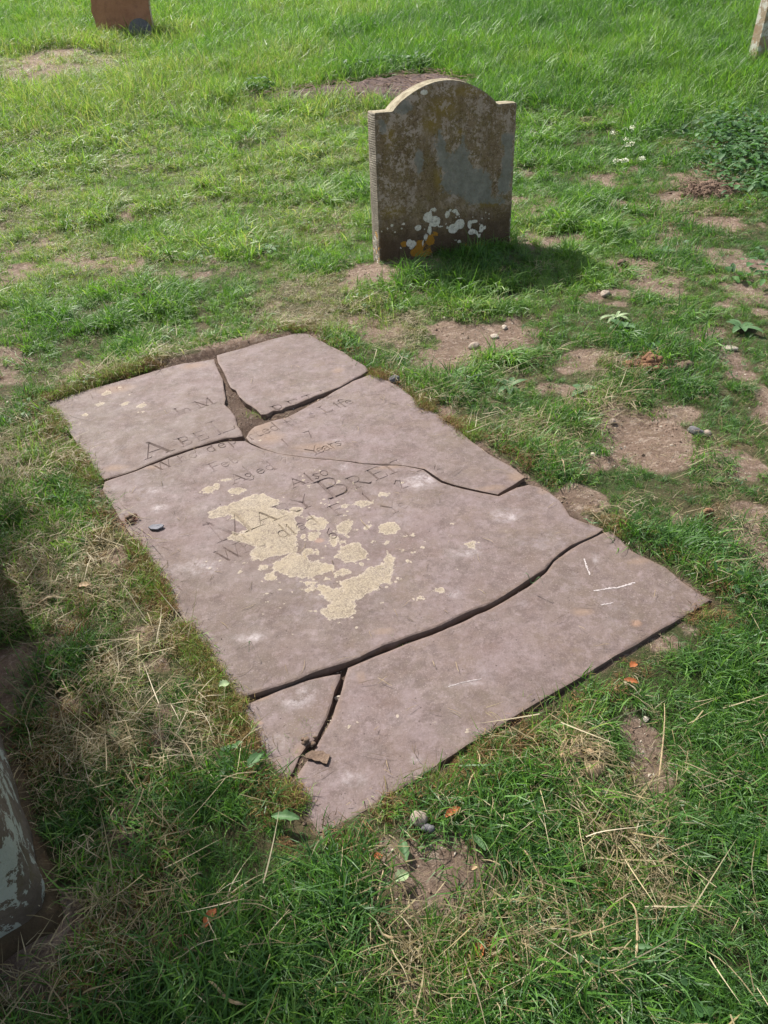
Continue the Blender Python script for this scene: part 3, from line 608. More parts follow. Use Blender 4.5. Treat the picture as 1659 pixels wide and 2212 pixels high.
LUSH = patches([(90, 1460, 120, 50, 1), (700, 1850, 140, 60, .9), (1530, 1850, 130, 300, 1), (1550, 1350, 120, 180, .8), (880, 630, 90, 30, 1), (1060, 575, 180, 30, 1), (1290, 2150, 200, 70, 1), (560, 2150, 200, 60, .8), (400, 1540, 60, 50, .5), (560, 1640, 40, 40, .4), (1200, 460, 120, 60, .5), (1050, 820, 120, 60, .6),
  (1170, 900, 90, 60, .3), (520, 640, 120, 40, .3), (750, 400, 250, 60, .4), (430, 480, 150, 40, .3), (860, 1830, 70, 60, .4), (1350, 1560, 90, 50, .5), (280, 1900, 100, 60, .5), (1600, 1000, 80, 60, .3), (760, 1950, 60, 120, .5), (1400, 1180, 140, 60, .4), (200, 690, 200, 40, .3)])
def pfield(P, L):
    v = np.zeros(len(P)); P = P + np.stack([fbm(P[:, 0], P[:, 1], .16, 201, 4) - .5, fbm(P[:, 0], P[:, 1], .16, 207, 4) - .5], 1) * .26 * np.clip(P[:, 1:2] / 3, .5, 2)
    for x, y, a, b, s in L: v = np.maximum(v, s * np.clip(1.35 - np.hypot((P[:, 0] - x) / a, (P[:, 1] - y) / b), 0, 1) / .5 if s else 0)
    return np.clip(v, 0, 1)
def patchy_f(P):
    rt = sstep(.5, 1.3, P[:, 0]) * sstep(.9, 1.6, P[:, 1])
    return sstep(.50 - .05 * rt, .64 - .06 * rt, fbm(P[:, 0], P[:, 1], .22, 71, 4)) * sstep(.42 - .2 * rt, .55 - .15 * rt, vn(P[:, 0], P[:, 1], .9, 73)) * sstep(7.5, 4.5, P[:, 1])
def under_slab_fn(P, s): return np.clip(sstep(.012, -.012, s), 0, 1)  # mask for darker ground inside the slab outline, seen in the cracks
def axis(lo, hi, f0, f1, st, far):
    a = list(np.arange(f0, f1, st)); d = st; x = f1
    while x < hi: a.append(x); d *= 1.12; x += min(d, far)
    a.append(hi); d = st; x = f0 - st
    while x > lo: a.insert(0, x); d *= 1.12; x -= min(d, far)
    a.insert(0, lo); return np.array(a)
ax = axis(-420, 420, -2.2, 2.8, .02, 30); ay = axis(-400, 430, .2, 5.2, .02, 30)
X, Y = np.meshgrid(ax, ay); PG = np.stack([X.ravel(), Y.ravel()], 1)
sg = np.full(len(PG), 5.0); nr = np.abs(PG[:, 0]) < 3.5; nr &= (PG[:, 1] > -1) & (PG[:, 1] < 5); sg[nr] = slabsd(PG[nr])
sg_ = sg.copy()
Z = terrain(X, Y, sg_)
nx_, ny_ = len(ax), len(ay)
idx = np.arange(nx_ * ny_).reshape(ny_, nx_)
FG = np.stack([idx[:-1, :-1].ravel(), idx[:-1, 1:].ravel(), idx[1:, 1:].ravel(), idx[1:, :-1].ravel()], 1)
bareg = np.maximum(pfield(PG, BARE), .75 * patchy_f(PG)); bareg = np.maximum(bareg, np.clip(1 - np.abs(sg) / .02, 0, 1) * .8); bareg = np.where(sg < 0, 1, bareg)
me = bpy.data.meshes.new('ground'); me.vertices.add(len(PG)); me.vertices.foreach_set('co', np.stack([X.ravel(), Y.ravel(), Z.ravel()], 1).ravel())
me.loops.add(FG.size); me.loops.foreach_set('vertex_index', FG.ravel().astype(np.int32)); me.polygons.add(len(FG)); me.polygons.foreach_set('loop_start', np.arange(0, FG.size, 4, dtype=np.int32))
me.update(); me.validate()
for k, a in (('bare', bareg), ('under_slab', under_slab_fn(PG, sg) * .75)):
    at = me.attributes.new(k, 'FLOAT', 'POINT'); at.data.foreach_set('value', a.astype(np.float32))
me.materials.append(M_ground); me.shade_smooth()
ground = bpy.data.objects.new('ground', me); COL.objects.link(ground)
tag(ground, 'bare reddish soil and thatch under the churchyard grass', None, None, 'structure')

# ------------------------------------------------------------------ main headstone
def plane_uv(px, py, P0, e, up):
    n = np.cross(e, up); r = ray(px, py); t = ((P0 - CAMP) @ n) / (r @ n); Q = CAMP + t * r - P0
    u = np.linalg.lstsq(np.array([e, up]).T, Q, rcond=None)[0]; return u
HUP = np.array([.0598, .0536, .9968]); HE3 = np.array([HE[0], HE[1], 0.]); HP0 = np.array([HB[0], HB[1], 0.])
HN = np.cross(HE3, HUP); HN /= np.linalg.norm(HN)      # toward the camera
def cH(x, y): return (759.1 + .2614 * x, 108.4 + .2614 * y)
def HUV(x, y): return plane_uv(*cH(x, y), HP0, HE3, HUP)
def headstone():
    prof = [(0.0, -.25), (.722, -.25), (.724, .1), (.722, .5), (.722, .698), (.716, .703), (.632, .702), (.626, .702)]
    a0 = math.degrees(math.asin((.625 - .372) / .33)); cy = .815 - .33
    for k in range(23):
        t = math.cos(math.pi * (k + .5) / 23); prof.append((.352 + .262 * t, .707 + .111 * max(0, math.cos(t * math.pi / 2)) ** .78))
    prof += [(.082, .704), (.004, .704), (0, .70), (-.002, .4)]
    prof = np.array(prof); out = resample(prof, .012, .0012, True, 5)
    mn = out.min(0); mx = out.max(0); st = .011
    gx, gy = np.meshgrid(np.arange(mn[0], mx[0], st), np.arange(mn[1], mx[1], st)); pts = np.stack([gx.ravel(), gy.ravel()], 1) + rng.uniform(-.002, .002, (gx.size, 2))
    pts = pts[inside(pts, out)]; pts = pts[poly_dist(pts, out) > .006]
    n0 = len(out); allp = np.concatenate([out, pts])
    vo, eo, fo, *_ = delaunay_2d_cdt([Vector(p) for p in allp], [(i, (i + 1) % n0) for i in range(n0)], [], 0, 1e-6)
    V = np.array([(v.x, v.y) for v in vo]); F = [tuple(f) for f in fo]
    cen = np.array([V[list(f)].mean(0) for f in F]); fi = inside(cen, out); F = [f for f, k in zip(F, fi) if k]
    nv = len(V); de = poly_dist(V, out)
    fr = (fbm(V[:, 0], V[:, 1], .05, 3, 3) - .5) * .005 + (fbm(V[:, 0], V[:, 1], .2, 6, 2) - .5) * .004 - .004 * (1 - np.clip(de / .012, 0, 1)) ** 2
    verts = [(V[i, 0], -fr[i], V[i, 1]) for i in range(nv)]
    bk = {}
    # back face
    for i in range(nv): verts.append((V[i, 0], HT - .003 * (1 - min(1, de[i] / .012)), V[i, 1]))
    F2_ = [tuple(nv + i for i in reversed(f)) for f in F]
    ringn = 7; ri = {}
    side_f = []
    bidx = list(range(n0)); base = len(verts)
    attr_side = [0.0] * (2 * nv); attr_top = [0.0] * (2 * nv)
    ring = []
    for k in range(1, ringn):
        row = []
        for i in bidx:
            t = k / ringn; a = V[i]; tan = V[(i + 1) % n0] - V[i - 1]; nn = np.array([tan[1], -tan[0]]); nn /= np.hypot(*nn) + 1e-9
            bul = math.sin(math.pi * t) * .003 + (vn(np.array([a[0] + a[1] * 2]), np.array([t * HT]), .02, 3)[0] - .5) * .003
            row.append(len(verts)); verts.append((a[0] + nn[0] * bul, HT * t, a[1] + nn[1] * bul))
            top = 1.0 if nn[1] > .4 else 0.0; attr_side.append(1 - top); attr_top.append(top)
        ring.append(row)
    rows = [bidx] + ring + [[nv + i for i in bidx]]
    for k in range(len(rows) - 1):
        for i in range(n0):
            j = (i + 1) % n0; side_f.append((rows[k][i], rows[k][j], rows[k + 1][j], rows[k + 1][i]))
    for i in range(n0):
        tan = V[(i + 1) % n0] - V[i - 1]; nn = np.array([tan[1], -tan[0]]); nn /= np.hypot(*nn) + 1e-9
        tp = 1.0 if nn[1] > .4 else 0.0; attr_top[i] = tp * .7; attr_side[i] = (1 - tp) * .7
    AV = np.array(verts); U = AV[:, [0, 2]]
    def el(lst, s=.2614):
        r = []
        for x, y, a, b in lst:
            c0 = HUV(x, y); r.append((c0, .97 * abs(HUV(x + a, y)[0] - c0[0]), .97 * abs(HUV(x, y - b)[1] - c0[1])))
        return r
    W_ = el([(645, 1365, 40, 44), (700, 1395, 48, 46), (690, 1308, 30, 26), (905, 1410, 40, 44), (850, 1450, 44, 42), (805, 1335, 22, 32), (868, 1303, 24, 20), (887, 1327, 15, 17), (830, 1300, 12, 13), (985, 1410, 18, 36), (1020, 1385, 42, 14), (1080, 1440, 16, 40), (1000, 1470, 30, 26), (1035, 1475, 18, 18), (1110, 1430, 14, 18), (310, 1472, 11, 16), (345, 1443, 14, 14), (440, 1425, 16, 15), (560, 1455, 28, 28), (485, 1585, 26, 34), (520, 1590, 22, 28), (500, 1625, 20, 14), (655, 1470, 16, 44), (620, 1530, 16, 34), (895, 1555, 18, 15), (745, 1442, 34, 9), (413, 1630, 12, 11), (865, 1540, 10, 10), (800, 1445, 9, 16), (597, 1585, 9, 24), (425, 1470, 12, 10), (370, 1500, 10, 8), (1060, 1500, 14, 20), (390, 1425, 8, 8), (650, 330, 36, 24)])
    O_ = el([(570, 1595, 40, 42), (655, 1555, 38, 48), (640, 1650, 28, 34), (545, 1655, 60, 40), (440, 1595, 26, 26), (1060, 1580, 34, 24), (1110, 1590, 22, 30), (600, 1675, 34, 20), (950, 1580, 12, 12), (700, 1500, 30, 20), (760, 1610, 14, 10), (900, 1400, 8, 8)])
    Y_ = el([(700, 590, 110, 110), (740, 1040, 50, 120), (930, 650, 40, 50), (810, 450, 160, 120), (350, 700, 60, 120), (360, 1330, 120, 60), (1000, 300, 200, 60), (1150, 1230, 120, 40)])
    G_ = el([(300, 620, 40, 70), (590, 900, 34, 100), (480, 470, 70, 60)])
    bgp = [np.array([HUV(*p) for p in q]) for q in ([(750, 640), (780, 620), (800, 720), (830, 830), (920, 780), (960, 640), (1000, 790), (1010, 900), (1060, 950), (1130, 950), (1170, 1010), (1180, 1110), (1200, 1180), (1300, 1180), (1290, 1220), (1200, 1235), (1100, 1235), (980, 1240), (930, 1180), (780, 1160), (760, 1080), (790, 980), (740, 930), (720, 780)], [(1280, 640), (1380, 630), (1360, 900), (1330, 1150), (1220, 1150), (1250, 950), (1280, 800)])]
    bg_ = esd(U, G_)
    for q in bgp:
        d = poly_dist(U, q) * 100; bg_ = np.maximum(bg_, np.where(inside(U, q), d, -d))
    wl = esd(U, W_)
    for hole in el([(688, 1325, 16, 18), (1030, 1420, 26, 22)]):
        d = np.hypot((U[:, 0] - hole[0][0]) / hole[1], (U[:, 1] - hole[0][1]) / hole[2]); wl = np.minimum(wl, (d - 1) * 1.0 + .2)
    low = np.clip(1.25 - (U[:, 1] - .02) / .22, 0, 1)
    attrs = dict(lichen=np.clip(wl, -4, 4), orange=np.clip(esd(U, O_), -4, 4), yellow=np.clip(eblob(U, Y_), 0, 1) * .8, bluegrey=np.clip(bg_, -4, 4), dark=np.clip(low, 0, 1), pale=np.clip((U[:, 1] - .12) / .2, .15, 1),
                 spots=np.clip(1 - np.abs(U[:, 1] - .17) / .13, 0, 1) * .5 * (U[:, 0] < .62), side=np.array(attr_side), topf=np.array(attr_top))
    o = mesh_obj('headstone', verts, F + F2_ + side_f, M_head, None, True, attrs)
    bm = bmesh.new(); bm.from_mesh(o.data); bmesh.ops.recalc_face_normals(bm, faces=bm.faces); bm.to_mesh(o.data); bm.free()
    o.data.set_sharp_from_angle(angle=math.radians(40))
    nb = -HN
    o.matrix_world = Matrix(((HE3[0], nb[0], HUP[0], HB[0]), (HE3[1], nb[1], HUP[1], HB[1]), (HE3[2], nb[2], HUP[2], 0), (0, 0, 0, 1)))
    tag(o, 'weathered arched gravestone blotched with grey, white and orange lichen, upright beyond the broken slab', 'gravestone')
headstone()

# ------------------------------------------------------------------ far stones
def prism(name, prof, thick, m, M, parent=None, bevel=.006, m2=None, seed=0):
    bm = bmesh.new(); n = len(prof)
    f = [bm.verts.new((p[0], 0, p[1])) for p in prof]; b = [bm.verts.new((p[0], thick, p[1])) for p in prof]
    bm.faces.new(f); bm.faces.new(list(reversed(b)))
    for i in range(n):
        ff = bm.faces.new((f[i], b[i], b[(i + 1) % n], f[(i + 1) % n]))
        if m2: ff.material_index = 1
    bmesh.ops.recalc_face_normals(bm, faces=bm.faces)
    if bevel: bmesh.ops.bevel(bm, geom=bm.edges[:], offset=bevel, segments=2, affect='EDGES')
    o = bm_obj(name, bm, m, parent)
    if m2: o.data.materials.append(m2)
    o.matrix_world = M; return o
def frame(P0, P1, lean=(0, 0, 1)):
    e = P1 - P0; e[2] = 0; W = np.linalg.norm(e); e /= W; up = np.array(lean, float); up /= np.linalg.norm(up); n = np.cross(up, e)
    return Matrix(((e[0], n[0], up[0], P0[0]), (e[1], n[1], up[1], P0[1]), (e[2], n[2], up[2], P0[2]), (0, 0, 0, 1))), W
a = GT(213, 84); b = a + np.array([.72, -.05, 0])
Mx, W_ = frame(a, b, (-.02, .10, 1))
def ogee(Wd, H):
    p = [(0.0, -.2), (Wd, -.2), (Wd, .30), (Wd + .012, .36), (Wd, .42), (Wd, H * .82)]
    for k in range(13):
        t = math.pi * k / 12; p.append((Wd / 2 + Wd * .36 * math.cos(t), H * .84 + H * .16 * math.sin(t)))
    p += [(0, H * .82), (0, .36), (-.018, .31), (-.02, .27), (0, .2)]
    return p
red = empty('headstone', tuple(a)); tag(red, 'reddish sandstone gravestone with pale edge, standing in long grass at the top left', 'gravestone')
o = prism('stone_face', ogee(W_, 1.15), .08, M_red, Mx, None, .005, M_redside); o.parent = red; o.matrix_parent_inverse = Matrix.Translation(-Vector(a))
# small grey round footstone leaning beside its right foot
fa = GT(283, 84); fm, _ = frame(fa + np.array([0, -.12, 0]), fa + np.array([.3, -.14, 0]), (.0, .25, 1))
o = prism('footstone', [(0, -.1), (.30, -.1), (.30, .06)] + [(.15 + .15 * math.cos(t), .07 + .15 * math.sin(t)) for t in np.linspace(.2, math.pi - .2, 9)] + [(0, .06)], .06, M_darkst, fm, None, .008)
tag(o, 'small grey round-topped stone leaning against the right foot of the reddish gravestone', 'stone')
# right far headstone (only its edge in view)
a = GT(1628, 150); Mx, _ = frame(a, a + np.array([.62, .22, 0]), (.10, .02, 1))
o = prism('headstone', [(0, -.2), (.64, -.2), (.64, .95)] + [(.32 + .3 * math.cos(t), .95 + .12 * math.sin(t)) for t in np.linspace(.2, math.pi - .2, 9)] + [(0, .95)], .11, M_far, Mx, None, .006)
tag(o, 'lichen-spotted brown gravestone leaning right, cut off by the upper right edge of the picture', 'gravestone')

# ------------------------------------------------------------------ pedestal tomb at the near left
TD = np.array([-.51, .86]); TNn = np.array([.86, .51])
tc = G(158, 1996, .0)[:2]
tomb = empty('chest_tomb', (tc[0], tc[1], 0)); tag(tomb, 'old lichen-covered chest tomb on a mossy footing at the lower left edge', 'tomb')
def rough_block(name, c0, L, Wd, z0, z1, m, parent, amp, seed, sub=.045, rnd=.025):
    # local axes: x along -TNn (inwards), y along TD
    nx = max(2, int(Wd / sub)); ny = max(2, int(L / sub)); nz = max(2, int((z1 - z0) / sub))
    bm = bmesh.new(); bmesh.ops.create_cube(bm, size=1.0)
    bm2 = bmesh.new(); vs = {}
    def gv(i, j, k):
        if (i, j, k) not in vs:
            x, y, z = i / nx * Wd, j / ny * L, z0 + k / nz * (z1 - z0)
            # rounded corner by pulling in
            dx = min(x, Wd - x); dy = min(y, L - y); dz = z1 - z
            def pull(d): return max(0, 1 - d / rnd)
            cxp = .35 * rnd * pull(dx) * (pull(dy) + pull(dz)); 
            x2 = x + (1 if x < Wd / 2 else -1) * cxp; y2 = y + (1 if y < L / 2 else -1) * .35 * rnd * pull(dy) * (pull(dx) + pull(dz)); zz = z - .35 * rnd * pull(dz) * (pull(dx) + pull(dy))
            q = np.array([c0[0], c0[1]]) - TNn * x2 + TD * y2
            nz_ = [fbm(np.array([q[0] * 1.0 + z * 1.7 + s]), np.array([q[1] + z * 2.3]), .09, seed + s, 4)[0] - .5 for s in (0, 3, 6)]
            q = q + np.array(nz_[:2]) * amp; vs[(i, j, k)] = bm2.verts.new((q[0] - tc[0], q[1] - tc[1], zz + nz_[2] * amp))
        return vs[(i, j, k)]
    def quad(a, b, c_, d): bm2.faces.new((gv(*a), gv(*b), gv(*c_), gv(*d)))
    for i in range(nx):
        for k in range(nz): quad((i, 0, k), (i + 1, 0, k), (i + 1, 0, k + 1), (i, 0, k + 1)); quad((i, ny, k), (i, ny, k + 1), (i + 1, ny, k + 1), (i + 1, ny, k))
    for j in range(ny):
        for k in range(nz): quad((0, j, k), (0, j, k + 1), (0, j + 1, k + 1), (0, j + 1, k)); quad((nx, j, k), (nx, j + 1, k), (nx, j + 1, k + 1), (nx, j, k + 1))
    for i in range(nx):
        for j in range(ny): quad((i, j, nz), (i + 1, j, nz), (i + 1, j + 1, nz), (i, j + 1, nz))
    bmesh.ops.recalc_face_normals(bm2, faces=bm2.faces); bm.free()
    return bm_obj(name, bm2, m, parent, True)
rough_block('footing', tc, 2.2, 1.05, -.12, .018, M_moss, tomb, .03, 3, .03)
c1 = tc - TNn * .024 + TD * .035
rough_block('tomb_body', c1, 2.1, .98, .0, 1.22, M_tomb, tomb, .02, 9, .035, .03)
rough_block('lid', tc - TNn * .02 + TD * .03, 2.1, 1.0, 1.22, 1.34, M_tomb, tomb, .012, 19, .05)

# ------------------------------------------------------------------ overhanging tree left of the path (outside the frame, casts the soft shade)
tr_ = empty('yew_tree', (-4.6, 2.6, 0)); tag(tr_, 'dark yew tree overhanging the chest tomb from the left, outside the picture', 'tree')
def limb(pts, r0, r1, name):
    V = []; F = []; n = len(pts)
    for i, p in enumerate(pts):
        p = np.array(p, float); t = np.array(pts[min(i + 1, n - 1)], float) - np.array(pts[max(0, i - 1)], float); t /= np.linalg.norm(t); a_ = np.cross(t, [0, .3, 1]); a_ /= np.linalg.norm(a_); b2 = np.cross(t, a_); r = r0 + (r1 - r0) * i / (n - 1)
        for k in range(10): th_ = 6.283 * k / 10; V.append(p + (a_ * math.cos(th_) + b2 * math.sin(th_)) * r * (1 + .15 * math.sin(3 * th_ + i)))
    for i in range(n - 1):
        for k in range(10): F.append((10 * i + k, 10 * i + (k + 1) % 10, 10 * i + 10 + (k + 1) % 10, 10 * i + 10 + k))
    return mesh_obj(name, V, F, M_bark, tr_, True)
limb([(0, 0, -.2), (.05, .05, 1), (.0, .1, 2.2), (.1, .0, 3.6), (.0, .1, 5)], .30, .14, 'trunk')
limb([(.0, .0, 2.2), (.8, .05, 2.7), (1.6, .1, 2.9), (2.5, .15, 2.85)], .09, .03, 'limb')
limb([(.0, .0, 3.0), (-.8, .3, 3.7), (-1.5, .5, 4.1)], .10, .03, 'limb')
limb([(.0, .0, 3.2), (.3, 1.0, 3.8), (.5, 1.7, 4.1)], .10, .03, 'limb')
V = []; F = []
def foliage(c, R3, n, sz):
    for _ in range(n):
        v = rng.normal(0, 1, 3); v /= np.linalg.norm(v); v *= rng.random() ** .4; p = np.array(c) + v * np.array(R3); d = rng.normal(0, 1, 3); d /= np.linalg.norm(d); e2 = np.cross(d, rng.normal(0, 1, 3)); e2 /= np.linalg.norm(e2)
        k = len(V); V.extend([p - d * sz, p + e2 * sz * .3, p + d * sz, p - e2 * sz * .3]); F.append((k, k + 1, k + 2, k + 3))
tp = (-.20, .62)   # middle of the soft shade on the ground
def over(gx_, gy_, z): k_ = z / -TRAVEL.z; return (gx_ - TRAVEL.x * k_ + 4.6, gy_ - TRAVEL.y * k_ - 2.6, z)
for gx_, gy_, rr, nn in ((-.84, 1.15, .30, 270), (-.60, .78, .32, 340), (-.38, .46, .32, 340), (-.25, .15, .4, 360), (-1.15, 1.62, .30, 260), (-.55, .2, .5, 340), (-1.4, 2.0, .3, 180)):
    foliage(over(gx_, gy_, 2.9 + .25 * math.sin(gx_ * 9)), (rr, rr, .22), nn, .045)
foliage((0, .1, 4.6), (1.7, 1.7, 1.3), 3500, .09); foliage((-1.3, .5, 4.0), (1.0, 1.0, .8), 1200, .09); foliage((.5, 1.7, 4.2), (1, .9, .7), 900, .09)
M_yew = flat_mat('yew_leaf', (.03, .055, .02), (.05, .08, .03), .6)
cr_ = mesh_obj('crown', V, F, M_yew, tr_)
# ------------------------------------------------------------------ clumps for instancing
PROT = bpy.data.collections.new('plant_sources')
def blades(specs):
    """specs: list of (base xy, length, width, azimuth, bend, elev0, rnd, segs)"""
    V = []; F = []; R_ = []; H_ = []
    for (bx, by, L, wd, az, bend, el, rn, sg, z0) in specs:
        k = len(V); dx, dy = math.cos(az), math.sin(az); px, py = -dy, dx; x, y, z = bx, by, z0; e = el
        twist = rn * 3
        for i in range(sg + 1):
            t = i / sg; ww = wd * (1 - t ** 1.6) * .5 if i else wd * .38
            sx, sy = px * ww, py * ww; szz = math.sin(twist) * ww * .5
            if i < sg: V += [(x - sx, y - sy, z - szz), (x + sx, y + sy, z + szz)]; R_ += [rn, rn]; H_ += [t, t]
            else: V.append((x, y, z)); R_.append(rn); H_.append(1.)
            st = L / sg; x += dx * math.cos(e) * st; y += dy * math.cos(e) * st; z += math.sin(e) * st; e -= bend / sg
            if z < z0 - .004: z = z0 - .004 + .002 * random.random(); e = max(e, 0.05)
            jj = random.uniform(-.25, .25) * (bend + .3) * .6; c_, s_ = math.cos(jj), math.sin(jj); dx, dy = dx * c_ - dy * s_, dx * s_ + dy * c_
        for i in range(sg - 1): F.append((k + 2 * i, k + 2 * i + 1, k + 2 * i + 3, k + 2 * i + 2))
        F.append((k + 2 * sg - 2, k + 2 * sg - 1, k + 2 * sg))
    return V, F, R_, H_
def proto(name, specs, m, col):
    V, F, R_, H_ = blades(specs); o = mesh_obj(name, V, F, m, None, False, dict(rnd=R_, hgt=H_), link=False); col.objects.link(o); return o
U = random.uniform
def mkcol(name): c = bpy.data.collections.new(name); return c
C_short = mkcol('short_grass_source'); C_lush = mkcol('lush_grass_source'); C_tall = mkcol('tall_grass_source'); C_straw = mkcol('straw_source'); C_moss = mkcol('moss_source'); C_weed = mkcol('weed_source'); C_crumb = mkcol('crumb_source')
def mixrnd(): return random.random()
for v in range(6):
    comb = U(0, 6.28)
    proto('short_grass_clump', [(random.gauss(0, .018), random.gauss(0, .018), U(.018, .052), U(.0013, .0026), (comb + random.gauss(0, 1.1)), U(.2, 1.9), U(.5, 1.45), mixrnd() ** 1.3, 3, -.004) for _ in range(34)], M_grass, C_short)
for v in range(6):
    comb = U(0, 6.28)
    proto('lush_grass_clump', [(random.gauss(0, .015), random.gauss(0, .015), U(.045, .125), U(.0022, .0050), (comb + random.gauss(0, 1.4)), U(.7, 2.6), U(.7, 1.45), mixrnd() ** 1.5, 5, -.004) for _ in range(26)], M_grass, C_lush)
for v in range(5):
    comb = U(0, 6.28)
    proto('tall_grass_clump', [(random.gauss(0, .05), random.gauss(0, .05), U(.07, .17), U(.0025, .005), (comb + random.gauss(0, 1.4)), U(.5, 1.8), U(.9, 1.5), mixrnd(), 4, -.01) for _ in range(44)], M_grass, C_tall)
for v in range(6):
    proto('straw_clump', [(random.gauss(0, .025), random.gauss(0, .025), U(.010, .05) * (1 if random.random() < .85 else 1.8), U(.0007, .0017), U(0, 6.28), U(-.2, 1.6), U(0, .6), mixrnd(), 4, U(.000, .012)) for _ in range(26)], M_straw, C_straw)
C_sparse = mkcol('sparse_straw_source'); C_long = mkcol('long_straw_source')
for v in range(5): proto('sparse_straw', [(random.gauss(0, .02), random.gauss(0, .02), U(.012, .05), U(.0008, .0018), U(0, 6.28), U(-.2, 1.2), U(0, .3), mixrnd(), 4, U(.000, .004)) for _ in range(5)], M_straw, C_sparse)
for v in range(6): proto('long_straw', [(random.gauss(0, .03), random.gauss(0, .03), U(.06, .15), U(.0011, .0026), U(0, 6.28), U(-.3, 1.6), U(.0, .5), .45 + .55 * mixrnd(), 7, U(.000, .012)) for _ in range(4)], M_straw, C_long)
for v in range(4):
    proto('moss_clump', [(random.gauss(0, .013), random.gauss(0, .013), U(.008, .026), U(.0008, .0018), U(0, 6.28), U(.3, 2.8), U(.2, 1.5), mixrnd(), 3, U(-.003, .006)) for _ in range(60)], M_moss_b, C_moss)
def leafmesh(specs):
    V = []; F = []; R_ = []; H_ = []
    for (bx, by, bz, L, Wd, az, el, droop, rn) in specs:
        k = len(V); dx, dy = math.cos(az), math.sin(az); px, py = -dy, dx; n = 5; x, y, z = bx, by, bz; e = el
        for i in range(n + 1):
            t = i / n; ww = Wd * .5 * math.sin(math.pi * min(.97, .08 + t * .9)) ** .8; cup = ww * .35
            V += [(x - px * ww, y - py * ww, z + cup), (x, y, z), (x + px * ww, y + py * ww, z + cup)]; R_ += [rn] * 3; H_ += [t] * 3
            x += dx * math.cos(e) * L / n; y += dy * math.cos(e) * L / n; z += math.sin(e) * L / n; e -= droop / n
        for i in range(n):
            for j in range(2): F.append((k + 3 * i + j, k + 3 * i + j + 1, k + 3 * i + j + 4, k + 3 * i + j + 3))
    return V, F, R_, H_
for v in range(4):
    sp = []
    for _ in range(9):
        az = U(0, 6.28); rr = abs(random.gauss(0, .022)); sp.append((rr * math.cos(az), rr * math.sin(az), U(.006, .03), U(.012, .03), U(.008, .018), U(0, 6.28), U(-.2, .7), U(0, 1), random.random()))
    V, F, R_, H_ = leafmesh(sp); o = mesh_obj('weed_clump', V, F, M_clover, None, True, dict(rnd=R_, hgt=H_), link=False); C_weed.objects.link(o)
def rock_bm(r, seed, sub=2, squash=(1, 1, .7), amp=.35):
    bm = bmesh.new(); bmesh.ops.create_icosphere(bm, subdivisions=sub, radius=1)
    rs = random.Random(seed); ph = [rs.uniform(0, 9) for _ in range(3)]
    cuts = [Vector((rs.gauss(0, 1), rs.gauss(0, 1), rs.gauss(0, 1))).normalized() for _ in range(5)]
    for vtx in bm.verts:
        p = vtx.co.copy(); d = 1 + amp * (fbm(np.array([p.x + ph[0] + p.z * .7]), np.array([p.y + ph[1] - p.z * .5]), 1.0, seed, 3)[0] - .5) * 1.6
        p = p * d
        for c_ in cuts:
            h = p.dot(c_)
            if h > .78: p -= c_ * (h - .78) * .9
        vtx.co = Vector((p.x * squash[0], p.y * squash[1], p.z * squash[2])) * r
    return bm
M_crumb = stone_mat('soil_crumbs', (.17, .11, .075), (.29, .21, .16), (.10, .065, .045), 200)
for v in range(5):
    me = bpy.data.meshes.new('soil_crumb'); bm = rock_bm(.0035, 50 + v, 1, (1, U(.7, 1), U(.5, .8)), .5); bm.to_mesh(me); bm.free(); me.materials.append(M_crumb if v < 3 else (M_chalk if v == 3 else M_clod)); C_crumb.objects.link(bpy.data.objects.new('soil_crumb', me))

def scatter(name, pos, rotz, tiltx, tilty, scl, tint, col, label, cat=None, nvar=6):
    n = len(pos); me = bpy.data.meshes.new(name); me.vertices.add(n); me.vertices.foreach_set('co', np.asarray(pos, np.float32).ravel())
    at = me.attributes.new('rot', 'FLOAT_VECTOR', 'POINT'); at.data.foreach_set('vector', np.stack([tiltx, tilty, rotz], 1).astype(np.float32).ravel())
    at = me.attributes.new('scl', 'FLOAT', 'POINT'); at.data.foreach_set('value', scl.astype(np.float32))
    at = me.attributes.new('tint', 'FLOAT', 'POINT'); at.data.foreach_set('value', tint.astype(np.float32))
    at = me.attributes.new('vi', 'INT', 'POINT'); at.data.foreach_set('value', rng.integers(0, nvar, n).astype(np.int32))
    o = bpy.data.objects.new(name, me); COL.objects.link(o)
    g = bpy.data.node_groups.new(name + '_nodes', 'GeometryNodeTree'); g.interface.new_socket('Geometry', in_out='INPUT', socket_type='NodeSocketGeometry'); g.interface.new_socket('Geometry', in_out='OUTPUT', socket_type='NodeSocketGeometry')
    N = g.nodes.new; L = g.links.new
    gi = N('NodeGroupInput'); go = N('NodeGroupOutput'); m2p = N('GeometryNodeMeshToPoints'); iop = N('GeometryNodeInstanceOnPoints'); ci = N('GeometryNodeCollectionInfo')
    ci.inputs['Collection'].default_value = col; ci.inputs['Separate Children'].default_value = True; ci.inputs['Reset Children'].default_value = True
    def na(nm, t):
        x = N('GeometryNodeInputNamedAttribute'); x.data_type = t; x.inputs['Name'].default_value = nm; return x.outputs['Attribute']
    e2r = N('FunctionNodeEulerToRotation'); L(na('rot', 'FLOAT_VECTOR'), e2r.inputs[0])
    L(gi.outputs[0], m2p.inputs['Mesh']); L(m2p.outputs[0], iop.inputs['Points']); L(ci.outputs[0], iop.inputs['Instance']); iop.inputs['Pick Instance'].default_value = True
    L(na('vi', 'INT'), iop.inputs['Instance Index']); L(e2r.outputs[0], iop.inputs['Rotation']); L(na('scl', 'FLOAT'), iop.inputs['Scale'])
    L(iop.outputs[0], go.inputs[0])
    md = o.modifiers.new('scatter', 'NODES'); md.node_group = g
    tag(o, label, cat, None, 'stuff'); return o

